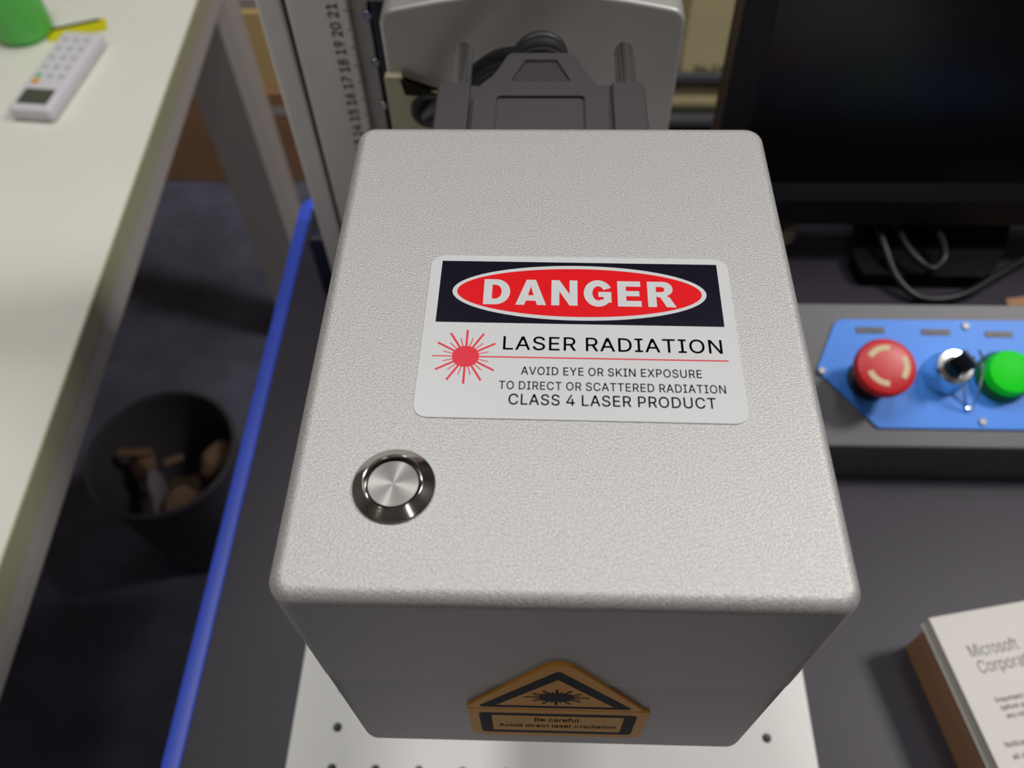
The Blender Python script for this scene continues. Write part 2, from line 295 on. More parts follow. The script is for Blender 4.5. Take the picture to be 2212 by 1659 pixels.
 "V": "480|16,509 84,509 192,206 215,137 248,31 235,31 267,138 290,206 395,509 463,509 278,0 204,0",
 "W": "686|16,509 82,509 163,196 175,145 187,94 197,40 189,40 200,94 211,145 224,196 306,509 380,509 462,196 474,145 486,94 497,40 488,40 499,94 510,145 523,196 603,509 670,509 530,0 455,0 368,323 351,391 336,475 350,475 335,395 318,323 230,0 155,0",
 "X": "474|217,284 217,236 29,509 104,509 178,400 204,361 223,329 243,292 232,292 252,329 272,361 298,400 374,509 446,509 259,239 259,287 456,0 382,0 292,129 268,165 250,195 230,231 244,231 225,196 206,166 182,129 91,0 18,0",
 "Y": "472|203,208 16,509 91,509 192,344 222,292 250,230 224,230 251,293 280,344 381,509 455,509 268,208 268,0 203,0",
 "a": "389|137,-7 115,-3 94,5 76,15 60,29 48,45 38,63 32,84 30,108 32,128 36,146 43,161 53,174 64,184 78,193 92,200 108,206 125,211 178,220 234,227 247,229 257,231 265,235 271,240 274,246 276,255 276,257 275,272 272,285 267,297 260,307 251,315 240,322 227,327 212,330 196,331 178,330 163,327 149,322 137,316 127,309 118,301 110,292 104,283 100,274 41,291 51,313 64,331 79,346 95,358 114,368 133,375 153,380 173,383 194,384 239,379 255,375 271,369 286,360 300,350 312,336 322,320 330,301 335,278 337,251 337,0 277,0 277,52 272,52 252,25 242,16 229,8 215,1 199,-4 181,-7 160,-9|192,47 211,51 228,59 242,68 254,80 263,93 270,108 274,122 276,138 276,190 259,182 231,176 200,171 175,168 134,159 122,153 112,147 103,139 97,130 93,118 92,105 93,93 96,82 102,72 109,64 119,57 130,52 142,48 156,46 170,45",
 "b": "424|208,-7 189,-3 172,4 159,12 147,21 138,31 118,59 112,59 112,0 53,0 53,509 114,509 114,319 118,319 137,346 147,355 158,364 171,373 188,379 207,383 229,384 259,382 287,374 313,361 335,342 354,320 370,293 381,261 388,227 390,189 388,151 381,116 370,84 355,57 336,34 313,16 288,3 260,-6 229,-8|242,49 262,55 279,66 294,80 306,97 316,117 323,139 327,163 328,189 327,215 323,239 316,261 307,281 295,298 280,311 262,322 243,328 220,330 198,328 178,322 161,312 147,299 134,282 125,263 118,241 114,216 113,189 114,162 118,138 125,115 135,95 147,78 162,65 179,55 198,49 220,47",
 "c": "396|174,-5 144,3 117,16 93,35 72,58 56,85 44,116 37,150 34,187 37,225 44,260 56,291 72,318 93,341 117,360 144,374 174,382 207,384 226,384 243,381 260,377 276,371 291,364 305,356 318,346 330,335 340,322 349,308 356,293 362,277 303,262 290,289 270,311 242,325 207,330 184,328 163,321 145,310 130,296 118,278 108,258 102,236 98,212 96,187 98,163 102,139 108,117 118,97 130,80 145,66 163,55 184,49 207,46 243,52 271,66 292,89 304,117 363,102 357,86 350,70 341,56 331,43 319,32 306,21 292,12 277,5 261,-1 244,-5 226,-7 207,-8",
 "d": "424|165,-6 137,3 111,16 89,34 70,57 55,84 43,116 36,151 34,189 36,227 43,261 55,293 70,320 89,342 112,361 137,374 165,382 196,384 218,383 237,379 253,373 267,364 278,355 287,346 306,319 311,319 311,509 372,509 372,0 313,0 313,59 307,59 287,31 277,21 266,12 252,4 236,-3 217,-7 195,-8|226,49 246,55 263,65 278,78 290,95 299,115 306,138 310,162 312,189 310,216 306,241 300,263 290,282 278,299 263,312 246,322 227,328 205,330 182,328 162,322 145,311 130,298 118,281 108,261 102,239 98,215 96,189 98,163 102,139 109,117 118,97 130,80 145,66 162,55 182,49 205,47",
 "e": "404|177,-5 145,3 117,16 92,35 72,58 56,85 44,116 37,150 34,187 36,224 44,258 55,290 71,317 91,340 115,359 142,373 172,382 205,384 226,383 246,380 266,374 285,366 303,355 319,341 334,324 347,305 357,282 365,256 370,227 371,194 371,169 75,169 75,221 338,221 310,202 308,226 304,248 298,269 288,286 277,301 263,314 246,323 227,328 205,330 183,328 164,323 146,313 131,301 119,286 109,270 102,251 97,231 96,211 96,178 98,151 102,127 110,106 121,88 135,73 151,61 169,53 190,48 212,46 227,47 241,49 254,53 265,58 276,65 285,73 294,82 300,93 306,105 365,91 358,72 348,55 335,39 320,26 302,14 283,4 261,-3 237,-7 212,-8",
 "f": "254|228,327 6,327 6,379 228,379|81,432 82,452 87,470 96,486 107,499 120,510 135,519 152,525 169,529 187,530 222,527 243,521 227,468 215,472 195,474 178,472 164,468 154,460 147,449 143,435 142,419 142,0 81,0",
 "g": "425|180,-149 156,-146 134,-140 114,-132 97,-122 82,-110 70,-97 59,-84 51,-69 101,-41 122,-66 131,-74 142,-82 154,-88 169,-93 187,-96 207,-97 236,-95 261,-87 282,-75 298,-58 308,-34 311,-6 311,68 306,68 287,41 277,32 266,23 252,16 236,10 217,6 195,5 165,7 138,14 113,27 90,43 71,65 55,90 43,120 36,154 34,191 36,229 43,263 55,293 71,320 90,342 112,361 138,374 166,382 196,384 218,383 237,379 253,373 267,365 279,356 288,346 308,319 313,319 313,379 372,379 372,-9 370,-40 363,-67 350,-90 334,-109 314,-124 291,-136 265,-144 237,-149 207,-151|227,61 246,66 264,75 278,87 290,103 300,121 307,142 311,166 312,193 311,219 307,242 300,264 291,283 279,299 264,312 247,322 227,328 205,330 182,328 163,322 145,312 130,298 118,282 109,262 102,241 98,218 96,193 98,167 102,144 109,123 118,104 131,88 145,76 163,66 183,61 205,59",
 "h": "410|114,0 53,0 53,509 114,509 114,287 102,287 116,319 132,344 152,362 175,374 200,382 227,384 252,383 275,377 295,369 313,356 328,340 341,321 350,298 355,271 357,240 357,0 296,0 296,235 293,263 286,286 273,304 256,318 235,326 210,329 192,328 176,324 161,317 147,308 136,297 126,283 119,266 115,248 114,227",
 "i": "167|53,379 114,379 114,0 53,0|73,444 63,448 54,455 47,463 43,472 41,483 43,494 47,504 54,512 63,518 73,522 84,524 95,522 105,518 114,512 121,504 125,494 126,483 125,472 121,463 114,455 105,448 95,444 84,443",
 "j": "167|114,379 114,-30 112,-52 108,-72 102,-90 92,-106 80,-119 65,-129 47,-137 27,-141 4,-143 -10,-143 -10,-87 2,-87 18,-85 31,-80 40,-72 47,-61 51,-46 53,-29 53,379|72,444 62,448 53,455 47,463 42,472 41,483 42,494 47,504 53,512 62,518 72,522 83,524 95,522 105,518 114,512 120,504 125,494 126,483 125,472 120,463 114,455 105,448 95,444 83,443",
 "k": "381|110,212 121,212 284,379 360,379 184,199 177,199 110,137|53,509 114,509 114,0 53,0|148,186 191,229 372,0 294,0",
 "l": "189|112,0 91,8 74,20 62,37 55,59 53,84 53,509 114,509 114,99 114,83 117,71 120,62 126,57 135,53 146,52 160,53 170,54 181,3 162,-1 139,-2",
 "m": "610|53,379 112,379 112,295 108,295 114,314 122,331 132,346 144,358 158,368 172,376 187,382 203,385 219,386 245,383 268,375 287,361 303,342 314,320 321,295 312,295 318,312 326,329 337,343 350,356 364,366 381,375 398,381 417,385 437,386 458,385 478,380 497,372 514,361 529,346 541,328 550,307 555,283 557,255 557,0 496,0 496,254 493,279 485,298 473,313 456,323 438,329 419,330 402,329 387,326 374,320 363,312 353,302 345,290 340,277 336,263 335,247 335,0 274,0 274,260 272,280 265,297 253,311 238,322 220,328 199,330 185,329 171,326 158,320 145,312 135,302 126,289 119,274 115,257 114,238 114,0 53,0",
 "n": "410|114,0 53,0 53,379 112,379 112,287 102,287 116,319 132,344 152,362 175,374 200,382 227,384 252,383 275,377 295,369 313,356 328,340 341,321 350,298 355,271 357,240 357,0 296,0 296,235 293,263 286,286 273,304 256,318 235,326 210,329 192,328 176,324 161,317 147,308 136,297 126,283 119,266 115,248 114,227",
 "o": "415|174,-5 144,3 117,16 93,35 72,58 56,85 44,116 37,150 34,187 37,225 44,260 56,291 72,318 93,341 117,360 144,374 174,382 207,384 241,382 271,374 299,360 323,341 343,318 359,291 371,260 379,225 381,187 379,150 371,116 359,85 343,58 323,35 299,16 271,3 241,-5 207,-8|231,49 252,55 270,66 285,80 298,97 307,117 314,139 318,163 319,187 318,212 314,236 307,258 298,278 285,296 270,310 252,321 231,328 207,330 184,328 163,321 145,310 130,296 118,278 108,258 102,236 98,212 96,187 98,163 102,139 108,117 118,97 130,80 145,66 163,55 184,49 207,46",
 "p": "424|53,379 112,379 112,319 118,319 137,346 147,355 158,364 171,373 188,379 207,383 229,384 259,382 287,374 313,361 335,342 354,320 370,293 381,261 388,227 390,189 388,151 381,116 370,84 355,57 336,34 313,16 288,3 260,-6 229,-8 208,-7 189,-3 173,4 159,12 147,21 138,31 118,59 114,59 114,-143 53,-143|242,49 262,55 279,66 294,80 306,97 316,117 323,139 327,163 328,189 327,215 323,239 316,261 307,281 295,298 280,311 262,322 243,328 220,330 198,328 178,322 161,312 147,299 134,282 125,263 118,241 114,216 113,189 114,162 118,138 125,115 135,95 147,78 162,65 179,55 198,49 220,47",
 "q": "424|311,-143 311,59 306,59 287,31 277,21 266,12 252,4 236,-3 217,-7 195,-8 165,-6 137,3 111,16 89,34 70,57 55,84 43,116 36,151 34,189 36,227 43,261 55,293 70,320 89,342 112,361 137,374 165,382 196,384 218,383 237,379 253,373 267,364 278,355 287,346 307,319 313,319 313,379 372,379 372,-143|226,49 246,55 263,65 278,78 290,95 299,115 306,138 310,162 312,189 310,216 306,241 300,263 290,282 278,299 263,312 246,322 227,328 205,330 182,328 162,322 145,311 130,298 118,281 108,261 102,239 98,215 96,189 98,163 102,139 109,117 118,97 130,80 145,66 162,55 182,49 205,47",
 "r": "259|53,379 112,379 112,321 115,321 124,339 137,354 152,367 171,377 191,383 213,385 229,384 243,384 243,322 230,324 207,326 190,324 174,321 159,315 146,306 135,296 126,284 119,269 115,254 114,237 114,0 53,0",
 "s": "365|157,-7 133,-3 112,3 93,12 76,24 62,38 50,54 41,73 36,94 94,107 101,87 111,72 124,60 141,52 160,47 181,45 206,47 227,53 244,62 258,74 265,88 268,103 266,115 262,126 254,136 243,144 229,150 212,155 149,170 118,180 92,192 72,208 58,227 50,249 47,274 49,295 55,314 65,332 79,347 95,360 115,370 137,378 161,383 187,384 212,383 234,379 254,372 271,363 286,352 299,339 309,324 318,308 324,290 268,277 262,291 254,304 243,316 228,325 210,331 187,333 166,331 147,326 131,317 119,305 111,292 109,277 110,264 115,253 124,243 136,235 152,229 172,223 229,209 261,200 287,187 306,171 320,153 328,131 331,107 329,85 323,65 312,47 298,31 281,18 260,6 236,-2 210,-7 182,-8",
 "t": "227|204,327 6,327 6,379 204,379|126,471 126,98 127,83 130,70 136,61 144,55 156,51 170,50 185,51 202,54 213,2 192,-3 168,-4 138,-1 113,7 92,21 77,41 68,64 65,93 65,471",
 "u": "410|158,-3 135,2 115,11 97,23 82,39 69,59 60,82 54,109 53,139 53,379 114,379 114,144 116,117 124,94 137,75 154,61 175,53 200,50 218,51 234,55 249,62 263,71 274,83 283,97 290,113 295,132 296,153 296,379 357,379 357,0 298,0 298,92 307,92 294,60 277,35 257,17 234,5 209,-3 182,-5",
 "v": "389|17,379 84,379 165,155 187,87 206,21 184,21 203,87 224,155 305,379 371,379 226,0 163,0",
 "w": "567|23,379 87,379 133,214 154,137 175,41 165,41 186,135 206,214 252,379 316,379 362,214 382,136 402,41 391,41 413,135 434,214 480,379 545,379 429,0 368,0 319,172 305,225 291,280 277,338 291,338 277,280 263,225 248,172 199,0 138,0",
 "x": "379|171,218 171,171 29,379 100,379 147,306 179,253 207,206 175,206 202,253 233,306 282,379 352,379 209,169 209,214 358,0 287,0 231,85 200,136 173,182 205,182 178,136 148,85 91,0 21,0",
 "y": "389|61,-86 71,-87 83,-89 94,-90 104,-89 113,-86 122,-81 130,-74 138,-64 145,-51 151,-36 163,-1 17,379 84,379 165,155 187,87 206,21 184,21 202,87 224,155 305,379 371,379 204,-58 196,-77 187,-93 177,-107 165,-119 153,-128 139,-136 125,-141 109,-144 91,-145 65,-143 47,-139",
 "z": "380|42,46 254,320 254,323 48,323 48,379 333,379 333,331 126,60 126,56 339,56 339,0 42,0"
}
def text(name, s, m, parent, x0, x1, y0, cap, z=0, bold=0, rot=None, loc=(0, 0, 0), spacing=1, label=None):
    """lettering as a flat mesh stretched into x0..x1, baseline y0, capital height cap"""
    layers = {}; pen = 0
    sarea = lambda P: sum(a[0] * b[1] - b[0] * a[1] for a, b in zip(P, P[1:] + P[:1]))
    def inside(p, P):
        c = False
        for (xa, ya), (xb, yb) in zip(P, P[1:] + P[:1]):
            if (ya > p[1]) != (yb > p[1]) and p[0] < (xb - xa) * (p[1] - ya) / (yb - ya) + xa: c = not c
        return c
    for ch in s:
        if ch == ' ': pen += .20; continue
        parts = GLY[ch].split('|')
        cn_ = [[tuple(int(v) / 1000 for v in p.split(',')) for p in q.split()] for q in parts[1:]]
        outs = [q for q in cn_ if sarea(q) < 0]; holes = [q for q in cn_ if sarea(q) >= 0]
        for k, q in enumerate(outs):
            L_ = layers.setdefault(k, []); L_.append([(pen + p[0], p[1]) for p in q])
            for h in holes:
                if inside(h[0], q): L_.append([(pen + p[0], p[1]) for p in h])
        pen += int(parts[0]) / 1000 + (spacing - 1) * .5
    bm = bmesh.new()
    for k, L_ in layers.items():
        cu = bpy.data.curves.new('t', 'CURVE'); cu.dimensions = '2D'; cu.fill_mode = 'BOTH'
        for q in L_:
            sp = cu.splines.new('POLY'); sp.points.add(len(q) - 1); sp.use_cyclic_u = True
            for p, v in zip(sp.points, q): p.co = (v[0], v[1], 0, 1)
        ob = bpy.data.objects.new('t', cu); C.objects.link(ob)
        me = bpy.data.meshes.new_from_object(ob.evaluated_get(bpy.context.evaluated_depsgraph_get())); bpy.data.objects.remove(ob); bpy.data.curves.remove(cu)
        bm.from_mesh(me); bpy.data.meshes.remove(me)
    if bold:
        base = bpy.data.meshes.new('tmp'); bm.to_mesh(base)
        for dx, dy in ((bold, 0), (-bold, 0), (0, bold), (0, -bold)):
            k0 = len(bm.verts); bm.from_mesh(base); bm.verts.ensure_lookup_table()
            bmesh.ops.translate(bm, verts=bm.verts[k0:], vec=(dx, dy, 0))
        bpy.data.meshes.remove(base)
    me = bpy.data.meshes.new(name); bm.to_mesh(me); bm.free()
    xs = [v.co.x for v in me.vertices]; a, b = min(xs), max(xs); ch = .509
    sx = (x1 - x0) / (b - a) if x1 is not None else cap / ch
    for v in me.vertices: v.co = Vector((x0 + (v.co.x - a) * sx, y0 + v.co.y * cap / ch, z))
    me.name = name; me.materials.clear(); me.materials.append(MT[m])
    o = bpy.data.objects.new(name, me); C.objects.link(o); o.parent = parent; o.location = loc
    if rot: o.rotation_euler = rot
    if label: o['label'] = label
    return o
def rect(x0, x1, y0, y1): return [(x0, y0), (x1, y0), (x1, y1), (x0, y1)]
def ell(cx, cy, a, b, n=64): return [(cx + a * math.cos(2 * PI * k / n), cy + b * math.sin(2 * PI * k / n)) for k in range(n)]

FLOOR = -1.05; T = -.30
# ================================================================== the room
struct(link('floor', B(-3.1, 3.1, -2, 2.7, FLOOR - .1, FLOOR), 'carpet', smooth=False))
struct(link('wall_back', B(-3, 3, 2.6, 2.7, FLOOR, 2.0), 'wall', smooth=False))
struct(link('wall_left', B(-3.1, -3, -2, 2.7, FLOOR, 2.0), 'wall', smooth=False))
struct(link('wall_right', B(3, 3.1, -2, 2.7, FLOOR, 2.0), 'wall', smooth=False))
struct(link('wall_front', B(-3, 3, -2, -1.9, FLOOR, 2.0), 'wall', smooth=False))
struct(link('ceiling', B(-3.1, 3.1, -2, 2.7, 2.0, 2.1), 'ceil', smooth=False))

# ================================================================== machine table
tb = thing('machine_table', 'charcoal work table of the laser machine with a rounded blue edge strip', 'table', (.2, .1, FLOOR))
def wl(o, root):       # parent keeping world placement
    o.parent = root; o.matrix_parent_inverse = Matrix.Translation(-Vector(root.location)) if not any(root.rotation_euler) else root.matrix_basis.inverted()
    return o
outer = rpoly([(-.19, -.5), (.75, -.5), (.75, .437), (-.19, .437)], .018, 8)
inner = rpoly([(-.1805, -.4905), (.7405, -.4905), (.7405, .4275), (-.1805, .4275)], .0095, 8)
wl(link('worktop', prism(inner, T - .03, T, .0006), 'table'), tb)
t = bmesh.new(); n = len(outer)
ring = [[t.verts.new((p[0], p[1], z)) for p in pts] for pts, z in
        ((outer, T - .034), (outer, T + .0004), ([(a[0] * .85 + b[0] * .15, a[1] * .85 + b[1] * .15) for a, b in zip(outer, inner)], T + .0014),
         ([(a[0] * .15 + b[0] * .85, a[1] * .15 + b[1] * .85) for a, b in zip(outer, inner)], T + .0014), (inner, T + .0004), (inner, T - .034))]
for a, b in zip(ring, ring[1:] + ring[:1]):
    for k in range(n): t.faces.new((a[k], a[(k + 1) % n], b[(k + 1) % n], b[k]))
wl(link('edge_strip', t, 'blue', label='blue plastic edge strip'), tb)
wl(link('cabinet_body', B(-.16, .72, -.46, .41, FLOOR + .05, T - .031, .005), 'table'), tb)
for x, y in ((-.1, -.4), (.66, -.4), (-.1, .35), (.66, .35)):
    wl(link('foot', lathe([(0, 0), (.025, 0), (.025, .012), (.012, .02), (.012, .052), (0, .052)], 20), 'rubber', loc=(x, y, FLOOR)), tb)

# ================================================================== platen with holes
pl = thing('aluminium_platen', 'matt silver platen with a grid of threaded holes under the laser head', 'platen', (.0046, 0, T))
Z1 = T + .012
hx = [-.1022 + .021 * k for k in range(11)]; hy = [.0424 - .0188 * k for k in range(6)] + [.0424 + .0188 * k for k in range(1, 7)]
cu = bpy.data.curves.new('platen', 'CURVE'); cu.dimensions = '2D'; cu.fill_mode = 'BOTH'; cu.extrude = .006; cu.bevel_depth = 0
def spl(cu, pts):
    s = cu.splines.new('POLY'); s.points.add(len(pts) - 1); s.use_cyclic_u = True
    for p, q in zip(s.points, pts): p.co = (q[0], q[1], 0, 1)
spl(cu, rpoly(rect(-.1245, .1303, -.09, .17), .002, 3))
for x in hx:
    for y in hy: spl(cu, ell(x, y, .0023, .0023, 16))
ob = bpy.data.objects.new('tmp', cu); C.objects.link(ob)
me = bpy.data.meshes.new_from_object(ob.evaluated_get(bpy.context.evaluated_depsgraph_get())); bpy.data.objects.remove(ob); bpy.data.curves.remove(cu)
me.name = 'plate'; me.materials.clear(); me.materials.append(MT['platen'])
for p in me.polygons: p.use_smooth = False
o = bpy.data.objects.new('plate', me); C.objects.link(o); o.location = (0, 0, T + .0062); wl(o, pl)
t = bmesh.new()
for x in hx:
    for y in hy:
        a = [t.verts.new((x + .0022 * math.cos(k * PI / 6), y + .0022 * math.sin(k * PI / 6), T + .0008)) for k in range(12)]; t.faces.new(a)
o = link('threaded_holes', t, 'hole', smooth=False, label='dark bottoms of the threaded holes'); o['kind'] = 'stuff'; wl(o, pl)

# ================================================================== lift column
col = thing('lift_column', 'grey aluminium lift column with an engraved ruler behind the laser head', 'column', (-.05, .36, T))
CY = .322
def P(name, bm, m, root, **k): return wl(link(name, bm, m, **k), root)
P('base_block', B(-.158, .045, CY + .012, .41, T, T + .055, .003), 'navy', col, label='navy blue base block')
P('extrusion', B(-.1285, -.0985, CY, .40, T + .002, .28, .0015), 'ext', col)
P('side_profile', B(-.143, -.131, CY, .40, T + .002, .28, .0018), 'ext', col)
P('groove_back', B(-.132, -.128, CY + .004, .39, T + .002, .28), 'darkgap', col)
P('back_plate', B(-.095, .045, CY + .009, .40, T + .002, .28), 'navy', col, label='navy blue back plate')
P('guide_rail', B(-.0984, -.0895, CY + .0035, .335, T + .002, .28, .001), 'rail', col)
rl = P('ruler', B(-.1125, -.0985, CY - .0006, CY, T + .01, .26), 'rulermat', col)
for k in range(1, 34):
    z = T + .012 + k * .01
    if z > .1: break
    t = bmesh.new(); box(t, -.1005, -.0985, CY - .00075, CY - .0006, z - .0003, z + .0003)
    for q in range(1, 10): box(t, -.0998 if q == 5 else -.0993, -.0985, CY - .00072, CY - .0006, z + q * .001 - .00012, z + q * .001 + .00012)
    o = link('tick_marks', t, 'ink', smooth=False); o.parent = rl
    o = text('numeral', str(k), 'ink', rl, -.0037, .0037, -.002, .0052, 0, bold=.01, rot=(PI / 2, -PI / 2, 0), loc=(-.1055, CY - .0009, z))
for z in (-.1079, -.1336, -.082, -.16, -.186):
    P('screw', lathe([(0, .0016), (.0008, .0016), (.001, .0024), (.0022, .0024), (.0026, .0018), (.0026, 0)], 20), 'chrome', col, loc=(-.0901, CY + .0035, z), rot=(PI / 2, 0, 0))

# ================================================================== arm housing on the column
AY = .262
arm = thing('arm_housing', 'silver rounded box arm behind the black cable connector, carrying the laser head', 'machine arm', (-.0095, .29, -.1))
pts = [(-.072, -.2), (.053, -.2), (.053, -.0435)]
arc = [(.053 - .125 * k / 10, -.0435 + .0085 * math.sin(PI * k / 10)) for k in range(1, 10)]
pts = pts + arc + [(-.072, -.0435)]
prof = rpoly(pts, [.004, .004, .0125] + [0] * 9 + [.0125], 8)
P('housing_shell', osolid(prof, -CY + .009 - .018, -AY, .0018), 'armtop', arm)
P('carriage_plate', B(-.0865, .05, CY - .004, CY + .0085, -.215, -.03, .001), 'navy', arm)
bp = prism(rpoly([(-.0727, -.125), (-.0727, -.0705), (-.0652, -.0705), (-.0652, -.0802), (-.046, -.0802), (-.046, -.125)], [.001] * 6, 3), -AY, -AY + .004, .0004, 2, axis='y')
P('adapter_plate', bp, 'plate', arm, label='cream L-shaped adapter plate')
P('cable_grommet', lathe([(.0052, 0), (.0085, 0), (.0085, .0012), (.0075, .002), (.0052, .002), (.0052, 0)], 28), 'rubber', arm, loc=(-.0545, AY - .004, -.0875), rot=(PI / 2, 0, 0))
P('hole_back', lathe([(0, 0), (.0056, 0), (.0056, .0006), (0, .0006)], 24), 'darkgap', arm, loc=(-.0545, AY - .004, -.0875), rot=(PI / 2, 0, 0))
P('beam_tube', lathe([(.014, 0), (.018, 0), (.018, .1265), (.014, .1265), (.014, 0)], 40), 'anod_shaded', arm, loc=(-.004, AY, -.086), rot=(PI / 2, 0, 0))
P('top_bracket', B(-.0885, -.078, CY - .012, CY + .009, -.067, -.057, .001), 'armtop', arm)

# ================================================================== laser head
hd = thing('laser_head', 'silver bead-blasted laser scan head box with danger label and round steel button on top', 'laser head', (0, .0676, -.113))
W2, L, H = .0550, .1354, .1132
P('top_cover', rsolid(-W2, W2, 0, L, .0050, -.0510, 0, .0031), 'blast', hd)
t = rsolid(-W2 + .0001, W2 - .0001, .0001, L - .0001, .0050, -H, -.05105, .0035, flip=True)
P('lower_body', t, 'anod_shaded', hd)
P('lens_barrel', lathe([(0, -.03), (.03, -.03), (.034, -.026), (.034, 0), (0, 0)], 40), 'rubber', hd, loc=(0, .065, -H))

# --- danger label
LC = (.00415, .0626, 0)
def on_top(o): o.matrix_parent_inverse = Matrix(); return o
dl = link('danger_label', prism(rpoly(rect(-.0350, .0350, -.0231, .0231), .0030, 6), 0, .00025, .00008), 'white_film',
          loc=(LC[0], LC[1] - .0676, .113), rot=(0, 0, math.radians(-.65)), label='white danger label with red oval, starburst and black lettering')
dl.parent = hd
z = .00025
def sub(name, bm, m, zz, **k):
    o = link(name, bm, m, smooth=False, **k); o.parent = dl; o.location = (0, 0, zz); return o
sub('black_banner', flat(rect(-.0324, .0324, .0025, .0213), 0), 'black_ink', z + .00001)
sub('oval_border', flat(ell(0, .0119, .0293, .00835), 0), 'white_film', z + .00003)
sub('red_oval', flat(ell(0, .0119, .0282, .0073), 0), 'red_ink', z + .00005)
# heavy capitals drawn as polygons, height 1, pen width w
def heavy(bm, ch, x, y, s, z=0):
    def q(poly, holes=()):
        cu = bpy.data.curves.new('g', 'CURVE'); cu.dimensions = '2D'; cu.fill_mode = 'BOTH'
        for h in (poly,) + tuple(holes): spl(cu, h)
        ob = bpy.data.objects.new('g', cu); C.objects.link(ob)
        me = bpy.data.meshes.new_from_object(ob.evaluated_get(bpy.context.evaluated_depsgraph_get()))
        bpy.data.objects.remove(ob); bpy.data.curves.remove(cu)
        for v in me.vertices: v.co = Vector((x + v.co.x * s[0], y + v.co.y * s[1], z))
        bm.from_mesh(me); bpy.data.meshes.remove(me)
    def arc(cx, cy, a, b, t0, t1, n=14): return [(cx + a * math.cos(math.radians(t0 + (t1 - t0) * k / n)), cy + b * math.sin(math.radians(t0 + (t1 - t0) * k / n))) for k in range(n + 1)]
    if ch == 'D': q([(0, 0), (.46, 0)] + arc(.44, .5, .53, .5, -90, 90) + [(0, 1)], [[(.31, .225), (.40, .225)] + arc(.42, .5, .235, .275, -85, 85) + [(.31, .775)]]); return 1.02
    if ch == 'A': q([(0, 0), (.32, 0), (.375, .165), (.725, .165), (.78, 0), (1.11, 0), (.72, 1), (.38, 1)], [[(.445, .38), (.65, .38), (.5475, .73)]]); return 1.14
    if ch == 'N': q([(0, 0), (.29, 0), (.29, .55), (.66, 0), (.95, 0), (.95, 1), (.66, 1), (.66, .45), (.29, 1), (0, 1)]); return 1.02
    if ch == 'G': q(arc(.52, .5, .52, .525, 25, 318, 30) + [(1.0, .13), (1.0, .56), (.53, .56), (.53, .36), (.72, .36), (.72, .265)] + arc(.53, .5, .215, .28, 300, 28, 18)[::1]); return 1.07
    if ch == 'E': q([(0, 0), (.85, 0), (.85, .225), (.31, .225), (.31, .405), (.79, .405), (.79, .61), (.31, .61), (.31, .785), (.84, .785), (.84, 1), (0, 1)]); return .93
    if ch == 'R': q([(0, 0), (.31, 0), (.31, .40), (.36, .40), (.46, .36), (.66, 0), (1.01, 0), (.80, .37), (.68, .44)] + arc(.58, .715, .34, .285, -62, 90) + [(0, 1)], [[(.31, .59), (.50, .59)] + arc(.51, .69, .11, .10, -90, 90, 8) + [(.31, .79)]]); return 1.05
t = bmesh.new(); x = 0; gl = []
for ch in 'DANGER': x += heavy(t, ch, x, 0, (1, 1)) + .155
xs = [v.co.x for v in t.verts]; a, b = min(xs), max(xs)
for v in t.verts: v.co = Vector((-.0220 + (v.co.x - a) / (b - a) * .0442, .0079 + v.co.y * .0077, 0))
sub('danger_lettering', t, 'white_film', z + .00008)
text('heading_lettering', 'LASER RADIATION', 'navy_ink', dl, -.0168, .0313, -.0050, .0037, z + .00003, bold=.005, spacing=1.06)
text('small_lettering', 'AVOID EYE OR SKIN EXPOSURE', 'navy_ink', dl, -.0126, .0262, -.0117, .0021, z + .00003, bold=.006, spacing=1.06)
text('small_lettering', 'TO DIRECT OR SCATTERED RADIATION', 'navy_ink', dl, -.0172, .0309, -.0156, .0021, z + .00003, bold=.006, spacing=1.06)
text('class_lettering', 'CLASS 4 LASER PRODUCT', 'navy_ink', dl, -.0150, .0285, -.0195, .0027, z + .00003, bold=.006, spacing=1.06)
t = bmesh.new(); bx, by = -.0249, -.0071
def strip(bm, a, b, w, z=0):
    a, b = Vector(a), Vector(b); d = (b - a).normalized(); nn = Vector((-d.y, d.x)) * w / 2
    bm.faces.new([bm.verts.new((p.x, p.y, z)) for p in (a - nn, b - nn, b + nn, a + nn)])
flat(ell(bx, by, .0030, .0029, 40), .00001, t)
for k in range(12):
    an = math.radians(30 * k + 0)
    if k: strip(t, (bx + .002 * math.cos(an), by + .002 * math.sin(an)), (bx + .0074 * math.cos(an), by + .0074 * math.sin(an)), .00026 if k == 6 else .00048)
    an += math.radians(15)
    strip(t, (bx + .002 * math.cos(an), by + .002 * math.sin(an)), (bx + .0052 * math.cos(an), by + .0052 * math.sin(an)), .00022)
strip(t, (bx, by), (.0323, by + .0001), .00034)
sub('laser_starburst', t, 'laser_ink', z + .00003)

# --- push button
pb = link('push_button', lathe([(0, .0), (.0082, .0), (.0083, .0004), (.0081, .0007), (.00635, .0018), (.0061, .0021), (.0060, .00215), (.0059, .0021), (.0057, .0017), (.0057, .0002), (0, .0002)], 96),
          'steel', loc=(-.0331, .0236 - .0676, .113), label='round polished steel push button', angle=25); pb.parent = hd
o = link('button_gap', lathe([(0, .0003), (.00555, .0003), (.00555, .0006), (0, .0006)], 48), 'darkgap'); o.parent = pb
o = link('button_cap', lathe([(0, .0006), (.0052, .0006), (.0052, .0010), (.0050, .0012), (.0020, .0012), (0, .0012)], 128), 'spun'); o.parent = pb

